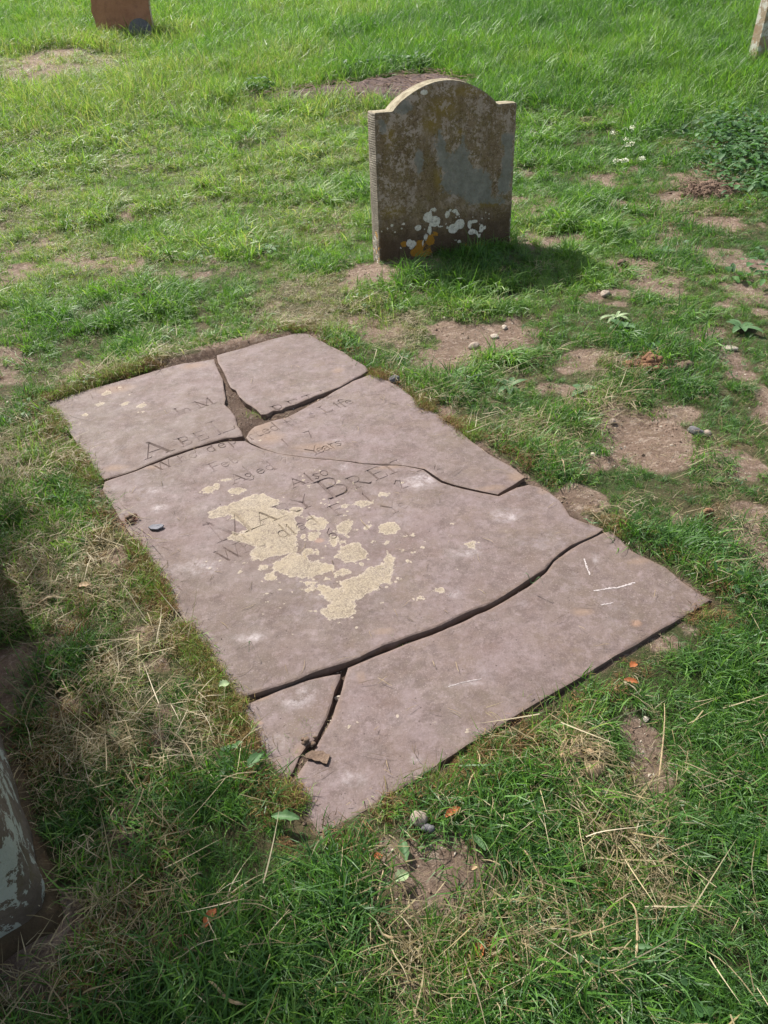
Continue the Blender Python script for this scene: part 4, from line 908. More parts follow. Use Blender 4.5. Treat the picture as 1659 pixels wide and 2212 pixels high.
# ------------------------------------------------------------------ grass placement
tomb_poly = np.array([tc, tc + TD * 2.2, tc + TD * 2.2 - TNn * 1.05, tc - TNn * 1.05])
pts = []
for y0, y1, dens, sc in ((-.1, 1.4, 2300, 0), (1.4, 2.6, 1900, 0), (2.6, 4.2, 1300, 1), (4.2, 6.2, 900, 2), (6.2, 9.5, 480, 3), (9.5, 15.5, 260, 4)):
    xm = .62 * y1 + 1.1; n = int((y1 - y0) * 2 * xm * dens)
    x = rng.uniform(-xm, xm, n); y = rng.uniform(y0, y1, n); pts.append(np.stack([x, y, np.full(n, sc)], 1))
pts = np.concatenate(pts); k = np.abs(pts[:, 0]) < .62 * pts[:, 1] + 1.0; pts = pts[k]
P = pts[:, :2]; lvl = pts[:, 2]
s = np.full(len(P), 5.); nr = (P[:, 1] < 3.8); s[nr] = slabsd(P[nr])
bed_c = GT(730, 215)[:2]
def bedf(P): # dark soil bed beyond the headstone
    g1 = GT(560, 218)[:2]; g2 = GT(900, 195)[:2]; d = seg_dist(P, g1, g2); w_ = .10 + .42 * np.clip(((P - g1) @ (g2 - g1)) / ((g2 - g1) @ (g2 - g1)), 0, 1); return (w_ - d) + (fbm(P[:, 0], P[:, 1], .15, 3) - .5) * .15
bare = pfield(P, BARE) * (.80 + .5 * fbm(P[:, 0], P[:, 1], .09, 61, 3)); bed = bedf(P)
nearh = (np.abs((P - HB) @ np.array([-HE[1], HE[0]]) - HT / 2) < HT / 2 + .006) & ((P - HB) @ HE > -.01) & ((P - HB) @ HE < HW + .01)
tin = inside(P, tomb_poly)
patchy = patchy_f(P)
dry = np.maximum(pfield(P, DRY), .42 * sstep(.52, .66, fbm(P[:, 0], P[:, 1], .45, 171, 4)) * sstep(1.5, 3, P[:, 1]) + .3 * patchy); lush = pfield(P, LUSH)
right = sstep(-.3, .8, P[:, 0] - .12 * P[:, 1])
dens_keep = 1 - np.clip(bare * 1.05, 0, .955) - patchy * .72
dens_keep *= np.where(s < .05, np.clip((s + .0) / .05, 0, 1), 1)
ok = (s > .004) & ~nearh & ~tin & (bed < 0) & (rng.random(len(P)) < dens_keep)
P = P[ok]; lvl = lvl[ok]; s = s[ok]; dry = dry[ok]; lush = lush[ok]; right = right[ok]
Zp = terrain(P[:, 0], P[:, 1], s)
far = sstep(6.6, 9.0, P[:, 1] + .35 * P[:, 0] * 0 + (fbm(P[:, 0], P[:, 1], 1.2, 81) - .5) * 3)
# the pale strip at the upper left stays short
g = GT(100, 150); strip = np.exp(-(((P[:, 0] - g[0]) / 1.1) ** 2 + ((P[:, 1] - g[1]) / 1.0) ** 2)); far = far * (1 - np.clip(strip * 1.6, 0, 1))
n1 = fbm(P[:, 0], P[:, 1], .35, 91, 4); r = rng.random(len(P))
plush = np.clip(lush * .75 + (n1 - .5) * 1.6 + .24, .03, .9) * np.clip(1 - 1.25 * dry, .04, 1) * np.clip((s - .04) / .12, 0, 1)
isweed = (r > np.where(P[:, 1] < 2.5, .991, .98)) & (P[:, 1] < 8)
istall = (rng.random(len(P)) < far * .8) & ~isweed
leftz = (P[:, 0] < -.15) & (P[:, 1] < 2.7); plush = np.where(leftz, np.clip(plush, 0, .12 + .75 * lush), plush)
plush = np.where(P[:, 1] < 2.6, np.minimum(plush, .42), plush)
islush = (rng.random(len(P)) < plush) & ~istall & ~isweed
isdry = (rng.random(len(P)) < np.clip(dry * .42 + .03, 0, .8)) & ~istall & ~isweed & ~islush
nearslab = np.clip(1 - s / .10, 0, 1); xs = ((P[:, 0] - ORG[0]) * XH[0] + (P[:, 1] - ORG[1]) * XH[1])
ismoss = (rng.random(len(P)) < np.clip(nearslab * .75 + .10 * dry + .30 * dry * (P[:, 0] < -.1) * sstep(.5, .6, fbm(P[:, 0], P[:, 1], .12, 401, 2)), 0, .85)) & ~istall & ~isweed & (P[:, 1] < 5)
islush &= ~ismoss; isdry &= ~ismoss
isshort = ~(isweed | istall | islush | isdry | ismoss)
yel = 1.35 * sstep(.4, -1.0, P[:, 0] - .05 * P[:, 1]) * sstep(1.8, 4.5, P[:, 1]); 
tint = .23 + .34 * yel + (n1 - .5) * 1.0 + .34 * dry - .10 * right * sstep(4, 2, P[:, 1]) + .12 * sstep(4, 7, P[:, 1]) * (1 - .4 * far) + .22 * strip + rng.normal(0, .09, len(P)) + (fbm(P[:, 0], P[:, 1], 1.1, 95, 2) - .5) * .8
tint = np.clip(tint, 0, 1)
hmod = .62 + .85 * sstep(.3, .7, fbm(P[:, 0], P[:, 1], .26, 191, 2)); grow = hmod + .55 * np.clip(lvl - 1, 0, 3) * .55
def put(mask, name, col, label, cat, nvar, s0, s1, tilt=.25, dz=0, tfix=None):
    n = int(mask.sum()); q = P[mask]
    pos = np.stack([q[:, 0], q[:, 1], Zp[mask] + dz], 1)
    scatter(name, pos, rng.uniform(0, 6.28, n), rng.normal(0, tilt, n), rng.normal(0, tilt, n), rng.uniform(s0, s1, n) * grow[mask], tint[mask] if tfix is None else np.clip(tfix + rng.normal(0, .2, n), 0, 1), col, label, cat, nvar)
edge_s = np.clip(.5 + s / .12, .5, 1)
grow = grow * edge_s * np.where(islush & (P[:, 1] < 2.6), .72, 1)
put(isshort, 'short_grass', C_short, 'short mown green grass round the slab and gravestones', 'grass', 6, .7, 1.25)
put(islush, 'lush_grass', C_lush, 'longer lush green grass growing in tufts across the churchyard', 'grass', 6, .6, 1.1)
put(istall, 'tall_grass', C_tall, 'tall green meadow grass on the rising bank beyond the gravestone', 'grass', 5, .5, .95)
put(isdry, 'dry_grass', C_straw, 'pale dry grass clippings and straw lying over the turf', 'dry grass', 6, .7, 1.3, .15, .006)
put(ismoss, 'moss', C_moss, 'brown moss and torn roots along the cut turf edges of the slab', 'moss', 4, .7, 1.3, .3, .002)
put(isweed, 'low_weeds', C_weed, 'small clover and weed leaves among the grass', 'weeds', 4, .4, .8, .3, .004)
# extra straw thrown over everything near; long strands
m = (rng.random(len(P)) < np.clip(dry * .30 + .04, 0, .6)) & (P[:, 1] < 6) & (s > .01)
n = int(m.sum()); q = P[m]
scatter('grass_clippings', np.stack([q[:, 0], q[:, 1], Zp[m] + rng.uniform(.008, .028, n)], 1), rng.uniform(0, 6.28, n), rng.normal(0, .25, n), rng.normal(0, .25, n), rng.uniform(.5, 1.2, n), np.clip(rng.normal(.5, .25, n), 0, 1), C_straw, 'loose cut grass strands lying on top of the turf', 'grass clippings', 6)

# moss, torn roots and grass hanging over the cut turf edge
per = resample(SLAB, .004); per = per[(per[:, 1] > -9)]
en = np.roll(per, -1, 0) - per; en /= np.hypot(*en.T)[:, None] + 1e-9; nrm_ = np.stack([en[:, 1], -en[:, 0]], 1)
if inside(per[:1] + nrm_[:1] * .01, SLAB)[0]: nrm_ = -nrm_
front = ((per - ORG) @ YH < .12) & ((per - ORG) @ XH > .05)
EP = []; 
for rep in range(4):
    o_ = rng.exponential(.024, len(per)) - .008; q = per + nrm_ * o_[:, None] + rng.normal(0, .003, per.shape)
    k = (fbm(q[:, 0], q[:, 1], .16, 311, 3) > .40 + .25 * ((q - ORG) @ XH > .5)) & (~front | ((o_ > .012) & (rng.random(len(per)) < .5)))
    EP.append(q[k])
EP = np.concatenate(EP); se = slabsd(EP); inf_ = np.zeros(len(EP), bool)
deep_ = np.zeros(len(EP), bool)
for fpoly in FR:
    i_ = inside(EP, fpoly); inf_ |= i_; deep_ |= i_ & (poly_dist(EP, fpoly) > .007 * (rng.random(len(EP)) * 1.3))
EP = EP[~deep_]; se = se[~deep_]; inf_ = inf_[~deep_]
ze = np.where(inf_, .001, terrain(EP[:, 0], EP[:, 1], se)); n = len(EP); gsel = rng.random(n) < .34
scatter('edge_moss', np.stack([EP[:, 0], EP[:, 1], ze], 1)[~gsel], rng.uniform(0, 6.28, (~gsel).sum()), rng.normal(0, .4, (~gsel).sum()), rng.normal(0, .4, (~gsel).sum()), rng.uniform(.55, 1.15, (~gsel).sum()), np.clip(vn(EP[~gsel][:, 0], EP[~gsel][:, 1], .09, 5) * 1.3 - .15 + rng.normal(0, .12, (~gsel).sum()), 0, 1), C_moss, 'rusty brown moss and torn roots fringing the cut edge of the turf round the slab', 'moss', 4)
scatter('edge_grass', np.stack([EP[:, 0], EP[:, 1], ze], 1)[gsel & ~inf_], rng.uniform(0, 6.28, (gsel & ~inf_).sum()), rng.normal(0, .4, (gsel & ~inf_).sum()), rng.normal(0, .4, (gsel & ~inf_).sum()), rng.uniform(.5, .9, (gsel & ~inf_).sum()), rng.uniform(.4, 1, (gsel & ~inf_).sum()), C_short, 'thin yellowed grass along the cut turf edge', 'grass', 6)
# grass and straw in the hole, in the cracks and on bare soil
hl = [(560, 898), (566, 903), (552, 908), (548, 880), (570, 892), (640, 1620), (655, 1600), (625, 1650), (618, 1665), (860, 1390), (1080, 1295), (1120, 1262), (660, 1585), (1000, 1045), (960, 1025)]
hp = []
for q in hl:
    g = G(*q, -.03)
    for _ in range(5): hp.append((g[0] + random.gauss(0, .012), g[1] + random.gauss(0, .012), -.024))
hp = np.array(hp); n = len(hp)
scatter('crack_grass', hp, rng.uniform(0, 6.28, n), rng.normal(0, .3, n), rng.normal(0, .3, n), rng.uniform(.4, .75, n), rng.random(n), C_short, 'little tufts of grass growing in the hole and cracks of the slab', 'grass', 6)
xb = rng.uniform(-2.4, 3.4, 40000); yb = rng.uniform(.3, 6, 40000); qb = np.stack([xb, yb], 1); sb = slabsd(qb); bb_ = pfield(qb, BARE)
infb = np.zeros(len(qb), bool)
for fpoly in FR: infb |= inside(qb, fpoly)
kb = ((sb > .0) & (rng.random(len(qb)) < bb_ * .55)) | ((sb < -.01) & ~infb & (rng.random(len(qb)) < .5)); qb = qb[kb]; n = len(qb)
scatter('straw_bits', np.stack([qb[:, 0], qb[:, 1], terrain(qb[:, 0], qb[:, 1]) + .002], 1), rng.uniform(0, 6.28, n), rng.normal(0, .1, n), rng.normal(0, .1, n), rng.uniform(.4, .8, n), rng.random(n), C_sparse, 'loose straw and dead roots on the bare earth and in the cracks', 'straw', 5)
mm = (rng.random(len(P)) < np.clip(dry * .08 + .012, 0, .3)) & (P[:, 1] < 3.4) & (s > .03)
n = int(mm.sum()); q = P[mm]
scatter('long_straw', np.stack([q[:, 0], q[:, 1], Zp[mm] + rng.uniform(.01, .03, n)], 1), rng.uniform(0, 6.28, n), rng.normal(0, .2, n), rng.normal(0, .2, n), rng.uniform(.6, 1.3, n), rng.random(n), C_long, 'long pale straws and dead stems lying across the grass', 'straw', 6)

# crumbs and grit on bare soil, in the cracks and over the slab
nb_ = 140000; x = rng.uniform(-2.4, 3.4, nb_); y = rng.uniform(.3, 6.5, nb_); Q = np.stack([x, y], 1)
sq = slabsd(Q); bq = pfield(Q, BARE); onslab = (sq < -.01)
infrag = np.zeros(nb_, bool)
for fpoly in FR: infrag |= inside(Q, fpoly)
pk = np.where(onslab & infrag, .005 + .05 * np.clip(1 + sq / .06, 0, 1) + .22 * eblob(Q, DE), np.where(onslab, 1.0, np.clip(bq, 0, 1) * .8 + .02 + .3 * np.clip(1 - sq / .06, 0, 1)))
ok = rng.random(nb_) < pk; Q = Q[ok]; infr = infrag[ok]
zq = np.where(infr, .004, terrain(Q[:, 0], Q[:, 1])) ; n = len(Q)
scatter('soil_crumbs', np.stack([Q[:, 0], Q[:, 1], zq], 1), rng.uniform(0, 6.28, n), rng.uniform(0, 3, n), rng.uniform(0, 3, n), np.where(infr, rng.uniform(.18, .55, n), np.clip(.28 + rng.exponential(.42, n) ** 1.25, 0, 3.2)), rng.random(n), C_crumb, 'soil crumbs and grit on the bare earth, in the cracks and over the slab', 'soil crumbs', 5)

# ------------------------------------------------------------------ strands on the slab
def strand(pts, wd, flat=.35):
    """thin tapered blade through 3-D points"""
    V = []; F = []; n = len(pts); pts = [np.array(p, float) for p in pts]
    for i, p in enumerate(pts):
        t = pts[min(i + 1, n - 1)] - pts[max(i - 1, 0)]; t /= np.linalg.norm(t) + 1e-9; sd_ = np.array([-t[1], t[0], 0]); ww = wd * .5 * (1 - .6 * abs(2 * i / (n - 1) - 1) ** 2)
        V += [tuple(p - sd_ * ww), tuple(p + np.array([0, 0, ww * flat * 2])), tuple(p + sd_ * ww)]
    for i in range(n - 1):
        for j in range(2): F.append((3 * i + j, 3 * i + j + 1, 3 * i + j + 4, 3 * i + j + 3))
    return V, F
V = []; F = []; mi = []
for k in range(270):
    for _ in range(60):
        q = np.array([U(-1.2, .8), U(.8, 3.2)]); qq = q[None]
        if inside(qq, SLAB)[0] and any(inside(qq, f_)[0] for f_ in FR):
            dd_ = poly_dist(qq, SLAB)[0]
            if random.random() < .22 + .78 * math.exp(-dd_ / .05): break
    az = U(0, 6.28); L = U(.006, .045) * (1 if random.random() < .8 else 1.7); cv = random.gauss(0, 9); p = q.copy(); pl = []
    for i in range(5):
        pl.append((p[0], p[1], .0065 + .002 * math.sin(i * 1.3))); p = p + np.array([math.cos(az), math.sin(az)]) * L / 4; az += cv * L / 4
    v_, f_ = strand(pl, U(.0007, .0015)); b0 = len(V); V += v_; F += [tuple(i + b0 for i in ff) for ff in f_]; mi += [0 if random.random() < .5 else 1] * len(f_)
o = mesh_obj('slab_clippings', V, F, M_stalk); o.data.materials.append(M_darkstalk)
for pgn, a_ in zip(o.data.polygons, mi): pgn.material_index = a_
tag(o, 'short bits of dry and dark grass scattered over the stone slab', 'grass clippings', None, 'stuff')
# long individual stalks and blades, curved over turf
def stalk(name, pix, wd, m, label, cat, lift=.012, group=None):
    g = [GT(*p) for p in pix]; base = g[0]
    pl = [] ; n = 10
    arr = np.array(g)
    for i in range(n + 1):
        t = i / n * (len(g) - 1); k0 = int(min(t, len(g) - 2)); f_ = t - k0; p = arr[k0] * (1 - f_) + arr[k0 + 1] * f_
        if 0 < k0: pass
        p = p - base; p[2] += lift * (1 + .6 * math.sin(i * 1.1)); pl.append(p)
    # smooth
    for _ in range(3): pl = [pl[0]] + [(pl[i - 1] + 2 * pl[i] + pl[i + 1]) / 4 for i in range(1, n)] + [pl[-1]]
    V, F = strand(pl, wd); o = mesh_obj(name, V, F, m, None, True, loc=tuple(base)); tag(o, label, cat, group); return o
stalk('dry_stalk', [(462, 2148), (490, 2178), (520, 2198), (555, 2208)], .006, M_stalk, 'long pale dry stalk curving at the bottom edge of the picture', 'grass stalk', .03)
stalk('dry_stalk', [(1352, 1975), (1372, 2020), (1365, 2090), (1360, 2130)], .004, M_stalk, 'pale straw hanging down through the lowest tuft right of the dry patch', 'grass stalk', .03)
stalk('dry_stalk', [(1120, 1855), (1150, 1880), (1175, 1930), (1165, 1960)], .005, M_leaftan, 'broad bent straw blade right of the bare soil patch in front', 'grass stalk', .02)
stalk('dry_stalk', [(1430, 1540), (1432, 1600), (1420, 1690), (1412, 1740)], .003, M_stalk, 'thin straw lying down the bare mound at the right', 'grass stalk', .02)
stalk('dry_stalk', [(340, 1620), (380, 1600), (420, 1640), (435, 1690)], .003, M_stalk, 'thin bent stalk in the shade left of the slab wedge', 'grass stalk', .03)
stalk('dry_stalk', [(0, 1345), (60, 1335), (110, 1318), (150, 1300)], .005, M_stalk, 'dry stalk reaching in from the left edge beside the cut turf', 'grass stalk', .03)
stalk('dry_stalk', [(1010, 1740), (1020, 1700), (1040, 1670), (1030, 1640)], .003, M_stalk, 'dry stalk in grass just below the near edge of the slab', 'grass stalk', .02)
stalk('dry_stalk', [(830, 1900), (820, 1960), (810, 2030), (850, 2060), (900, 2040)], .004, M_stalk, 'long looping straw left of the bare soil in front', 'grass stalk', .02)
stalk('dry_stalk', [(1190, 990), (1210, 1010), (1220, 1040)], .004, M_stalk, 'stiff straw stuck in the torn turf right of the slab', 'grass stalk', .03)
stalk('dry_stalk', [(1250, 905), (1248, 930)], .004, M_leafpale, 'short pale stub standing in the turf right of the slab', 'grass stalk', .03)
stalk('grass_blade', [(1258, 1133), (1280, 1140), (1298, 1144)], .006, M_leafgreen, 'green grass blade lying over the end of the long crack', 'grass blade', .012)
stalk('grass_blade', [(1128, 1290), (1150, 1291), (1176, 1292)], .0035, M_leafgreen, 'green blade lying on the big near right slab fragment', 'grass blade', .055)
stalk('grass_blade', [(540, 1448), (545, 1438), (555, 1425)], .0035, M_leafgreen, 'small green sprig on the slab near its lower left edge', 'grass blade', .055)
stalk('straw_bit', [(430, 1000), (428, 1012)], .003, M_stalk, 'pale straw chip on the central fragment under the carved letters', 'straw', .055)

# ------------------------------------------------------------------ stones, clods, leaves
def rock(name, px, py, r, m, label, cat, squash=(1, .8, .6), seed=1, sub=3, z=None, amp=.35, group=None):
    g = GT(px, py); r = r * .8; bm = rock_bm(r, seed, sub, squash, amp); zz = g[2] if z is None else z
    if z is not None: gg = G(px, py, z); g = gg
    o = bm_obj(name, bm, m, None, True, (g[0], g[1], zz + r * squash[2] * .45)); o.rotation_euler.z = seed * 1.3; tag(o, label, cat, group); return o
rock('stone', 905, 1772, .021, M_pebble, 'smooth round brown pebble on the grass just below the near slab corner', 'stone', (.95, 1.15, .75), 3, z=.0)
rock('stone', 938, 1664, .016, M_chalk, 'pale angular stone against the near edge of the slab', 'stone', (1, .8, .8), 4, z=-.02)
rock('stone', 853, 822, .026, M_darkst, 'dark grey stone beside the right edge of the slab near its far corner', 'stone', (1, .8, .7), 5, z=-.005)
rock('stone', 1090, 712, .022, M_chalk, 'pale stone on the bare earth between slab and gravestone, farthest right of three', 'stone', (1, .7, .6), 6)
rock('stone', 1068, 730, .026, M_chalk, 'pale stone in the middle of the three on bare earth before the gravestone', 'stone', (1, .7, .55), 7)
rock('stone', 1024, 752, .034, M_pebble, 'larger grey-white stone lying nearest the slab on the bare earth before the gravestone', 'stone', (1.1, .7, .5), 8)
rock('stone', 1503, 938, .030, M_darkst, 'dark stone in the turf at the right beside a pale pinkish one', 'stone', (1.2, .7, .6), 9)
rock('stone', 1524, 940, .022, M_pebble, 'pale pinkish stone in the turf at the right beside a dark one', 'stone', (1, .8, .7), 10)
rock('stone', 1322, 915, .018, M_pebble, 'small reddish stone on the rim of the bare earth right of the slab', 'stone', (1, .8, .8), 11)
rock('stone', 1575, 757, .030, M_chalk, 'flat cream stone on bare earth near the right edge', 'stone', (1.4, .8, .4), 12)
rock('stone', 1306, 640, .034, M_pebble, 'stone in the bare patch at the tip of the gravestone shadow', 'stone', (1.2, .8, .5), 13)
rock('stone', 1303, 618, .014, M_chalk, 'tiny white stone at the upper rim of the patch in the gravestone shadow', 'stone', (1, .8, .6), 14)
rock('stone', 1298, 903, .012, M_chalk, 'tiny white stone in the worn turf right of the slab', 'stone', (1, .7, .6), 15)
rock('pebble', 505, 1475, .0055, M_chalk, 'white pebble on the slab near its left edge above the wedge fragment', 'pebble', (1, .8, .6), 16, 2, z=.005)
rock('pebble', 498, 1477, .0035, M_chalk, 'tiny white chip beside the white pebble on the left edge of the slab', 'pebble', (1, .8, .6), 17, 2, z=.005)
rock('stone', 1280, 990, .014, M_chalk, 'small pale stone at the near side of the bare earth right of the slab', 'stone', (1, .7, .6), 18)
rock('stone', 760, 573, .02, M_chalk, 'white flake on dry turf left of the gravestone foot', 'stone', (1, .5, .4), 19)
# slate chip: thin angular plate
def plate(name, px, py, outline, th, m, label, cat, z):
    g = G(px, py, z); bm = bmesh.new(); a_ = [bm.verts.new((x, y, 0)) for x, y in outline]; f = bm.faces.new(a_)
    r_ = bmesh.ops.extrude_face_region(bm, geom=[f]); bmesh.ops.translate(bm, verts=[v for v in r_['geom'] if isinstance(v, bmesh.types.BMVert)], vec=(0, 0, th))
    bmesh.ops.recalc_face_normals(bm, faces=bm.faces); o = bm_obj(name, bm, m, None, False, tuple(g)); tag(o, label, cat); return o
plate('slate_chip', 337, 1140, [(-.022, .001), (-.012, .012), (.012, .012), (.022, .006), (.019, -.002), (.006, -.012), (-.012, -.009)], .004, M_slate, 'thin blue-grey slate chip lying on the left part of the central fragment', 'slate chip', .008)
plate('stone_flake', 685, 1637, [(-.024, .008), (-.010, .017), (-.002, .013), (.012, .014), (.018, .006), (.026, .004), (.024, -.006), (.020, -.018), (.013, -.016), (.006, -.010), (-.004, -.009), (-.010, -.004), (-.021, -.001)], .0035, M_clod, 'flat crust of dried soil on the corner of the near right fragment', 'soil flake', .0005)
def clod(name, px, py, R_, n, m, label, cat, seed, z=None, roots=0, rm=None, sq=.5, small=1):
    rs = random.Random(seed); g = GT(px, py) if z is None else G(px, py, z); bm = bmesh.new()
    for i in range(n):
        b2 = rock_bm(R_ * rs.uniform(.15, .5) * small, seed * 31 + i, 2, (1, .9, .7), .6); an = rs.uniform(0, 6.28); rr = R_ * abs(rs.gauss(0, .5)); off = Vector((rr * math.cos(an), rr * .8 * math.sin(an), .008 + max(0, R_ * sq * (1 - rr / R_)) * rs.uniform(.2, 1)))
        for v in b2.verts: v.co += off
        mt = bpy.data.meshes.new('tmp'); b2.to_mesh(mt); b2.free(); bm.from_mesh(mt); bpy.data.meshes.remove(mt)
    o = bm_obj(name, bm, m, None, True, tuple(g)); tag(o, label, cat)
    if roots:
        V = []; F = []
        for k in range(roots):
            an = rs.uniform(0, 6.28); rr = R_ * rs.uniform(0, .9); p = np.array([rr * math.cos(an), rr * math.sin(an), R_ * sq * rs.uniform(.1, 1.0)]); d = np.array([rs.gauss(0, 1), rs.gauss(0, 1), rs.gauss(0, .5)]); d /= np.linalg.norm(d); pl = []; L = R_ * rs.uniform(.4, 1.3) * (small if small < 1 else 1)
            for i in range(6):
                pl.append(p.copy()); p = p + d * L / 5; d = d + np.array([rs.gauss(0, .5), rs.gauss(0, .5), -.15]); d /= np.linalg.norm(d); p[2] = max(p[2], .002)
            v_, f_ = strand(pl, R_ * .028); b0 = len(V); V += v_; F += [tuple(i + b0 for i in ff) for ff in f_]
        c_ = mesh_obj('roots', V, F, rm or M_stalk, o); c_['kind'] = 'stuff'
    return o
clod('turf_clod', 320, 645, .075, 34, M_clod, 'dark brown clod of turned soil in the grass at the left', 'soil clod', 1, roots=140, rm=M_darkstalk, small=.6)
clod('turf_clod', 1400, 795, .075, 60, M_redclod, 'reddish fibrous clod of earth lying in the turf at the right', 'soil clod', 2, roots=260, rm=M_redclod, small=.6)
clod('turf_clod', 1240, 1655, .055, 6, M_leaftan, 'tangled ball of dry roots and straw below the near edge of the slab', 'root ball', 3, roots=220, rm=M_stalk, sq=.8)
clod('turf_clod', 1472, 803, .05, 8, M_clod, 'small dark crumbly clod right of the reddish one', 'soil clod', 4, roots=30, rm=M_darkstalk)
clod('turf_clod', 280, 1830, .035, 30, M_clod, 'dark soil clod with pale roots in the shaded turf at the lower left', 'soil clod', 5, roots=60, small=.5)
clod('chippings_heap', 1530, 420, .20, 70, M_chip, 'heap of reddish brown wood chippings beside the nettles at the right', 'chippings heap', 6, roots=900, rm=M_chip, sq=.35, small=.35)
clod('turf_clod', 920, 1818, .022, 5, M_darkst, 'dark burnt-looking root scrap above the bare soil patch in front', 'root scrap', 7, roots=40, rm=M_darkstalk)
clod('turf_clod', 283, 1128, .03, 14, M_clod, 'wad of torn brown roots spilling onto the left edge of the slab', 'root ball', 21, z=.0, roots=160, rm=M_leafbrown, small=.6)
clod('turf_clod', 665, 1608, .018, 8, M_clod, 'soil lump plugging the crack beside the flat crust of soil', 'soil clod', 9, z=-.006)
clod('turf_clod', 1525, 975 + 150, .03, 6, M_redclod, 'small reddish clod in the dry patch at the right edge', 'soil clod', 10, roots=40, rm=M_stalk)
clod('turf_clod', 1345, 545 + 30, .04, 9, M_clod, 'dark crumbs of earth on the worn patch right of the gravestone', 'soil clod', 11, roots=20, rm=M_darkstalk)
def leaf(name, px, py, L, Wd, az, m, label, cat='leaf', el=.15, droop=.6, lift=.02, group=None, z=None):
    L *= .8; Wd *= .75; g = GT(px, py) if z is None else G(px, py, z); n = 8; V = []; F = []
    dx, dy = math.cos(az), math.sin(az); qx, qy = -dy, dx; x = y = 0; zz = lift; e = el; rs = random.Random(int(px * 7 + py))
    for i in range(n + 1):
        t = i / n; ww = Wd * .5 * math.sin(math.pi * min(.98, .05 + t * .93)) ** .75 * (1 + .10 * (-1) ** i); c_ = ww * rs.uniform(.1, .8)
        V += [(x - qx * ww, y - qy * ww, zz + c_), (x - qx * ww * .5, y - qy * ww * .5, zz + c_ * .2), (x, y, zz - .001), (x + qx * ww * .5, y + qy * ww * .5, zz + c_ * .25), (x + qx * ww, y + qy * ww, zz + c_ * .9)]
        x += dx * math.cos(e) * L / n; y += dy * math.cos(e) * L / n; zz += math.sin(e) * L / n; e -= droop / n
    for i in range(n):
        for j in range(4): F.append((5 * i + j, 5 * i + j + 1, 5 * i + j + 6, 5 * i + j + 5))
    o = mesh_obj(name, V, F, m, None, True, loc=tuple(g)); tag(o, label, cat, group); return o
leaf('fallen_leaf', 452, 2030, .045, .022, 1.2, M_leafbrown, 'rust-orange dead leaf in the shaded grass at the bottom', lift=.03)
leaf('fallen_leaf', 1345, 1484, .040, .018, -.3, M_leafbrown, 'long orange dead leaf below the right-hand corner of the slab')
leaf('fallen_leaf', 1356, 1468, .026, .022, .5, M_leafbrown, 'small round orange dead leaf just above a longer one at the right')
leaf('fallen_leaf', 1912 * .5422, 3895 * .5422, .035, .02, 1.6, M_leafbrown, 'orange-brown dead leaf in the straw at the bottom middle')
leaf('fallen_leaf', 963, 1794, .045, .02, .6, M_leafbrown, 'crumpled orange leaf at the upper rim of the bare soil in front')
leaf('fallen_leaf', 815, 1888, .022, .02, 1.0, M_leafbrown, 'rusty leaf scrap left of the bare soil in front')
leaf('fallen_leaf', 1018, 1905, .02, .014, .7, M_leaftan, 'light tan leaf scrap at the right of the bare soil in front')
leaf('fallen_leaf', 175, 1288, .050, .026, .1, M_leaftan, 'yellow-brown leaf on the turf left of the slab')
leaf('fallen_leaf', 262, 1895 * .85, .05, .03, 2.3, M_leafgreen, 'broad green leaf in the shade left of the wedge fragment')
leaf('green_leaf', 877, 1862, .052, .026, 1.7, M_leafgreen, 'flat crinkled green leaf at the left of the bare soil in front', z=.005, lift=.004, el=.05, droop=.1)
leaf('green_leaf', 1048, 1855, .055, .016, 2.1, M_leafgreen, 'narrow green leaf at the right of the bare soil in front')
leaf('green_leaf', 858, 1942, .035, .03, .6, M_leafpale, 'pale green lobed leaf at the lower left of the bare soil in front')
leaf('green_leaf', 652, 1795, .07, .025, 2.9, M_leafgreen, 'dark green dock leaf under the near corner of the slab', lift=.03)
leaf('green_leaf', 545, 1690, .05, .03, 1.0, M_leafgreen, 'green leaf beside the near tip of the wedge fragment', lift=.03)
leaf('green_leaf', 478, 1500, .03, .028, .4, M_leafpale, 'pale green leaf at the left tip of the long near crack', lift=.02)
# broad rosettes
def rosette(px, py, n, L, Wd, m, label, el=.5, name='leafy_weed'):
    g = GT(px, py); rs = random.Random(int(px + py)); L *= .72; Wd *= .72; e = empty(name, tuple(g)); tag(e, label, 'weed')
    for k in range(n):
        az = 6.28 * k / n + rs.uniform(-.3, .3); sp = [(0, 0, .005, L * rs.uniform(.7, 1.1), Wd * rs.uniform(.8, 1.1), az, el * rs.uniform(.3, 1.3), rs.uniform(.6, 1.4), rs.random())]
        V, F, R_, H_ = leafmesh(sp); mesh_obj('leaf', V, F, m, e, True, dict(rnd=R_, hgt=H_))
rosette(1170, 247, 9, .14, .05, M_leafgreen, 'dark leafy weed in the grass right of the gravestone top')
rosette(1330, 690, 13, .11, .022, M_leafpale, 'pale spiky-leaved thistle rosette right of the gravestone shadow')
rosette(1345, 715, 6, .09, .05, M_leafgreen, 'low green weed just below the pale thistle rosette')
rosette(1255, 850, 6, .08, .04, M_leafgreen, 'broad-leaved weed beside the turf right of the slab')
rosette(1100, 842, 7, .10, .035, M_leafgreen, 'green rosette weed in the thick grass right of the slab')
rosette(580, 545, 9, .13, .04, M_leafgreen, 'rosette of long green leaves in the lawn left of the gravestone')
rosette(500, 520, 7, .12, .04, M_leafgreen, 'dark green rosette weed farther left in the lawn')
rosette(1600, 715, 7, .12, .05, M_leafgreen, 'bushy green weed by the bare earth at the right edge')
rosette(1430, 610 - 60, 7, .12, .04, M_leafgreen, 'shaggy weed among the worn patches at the right')
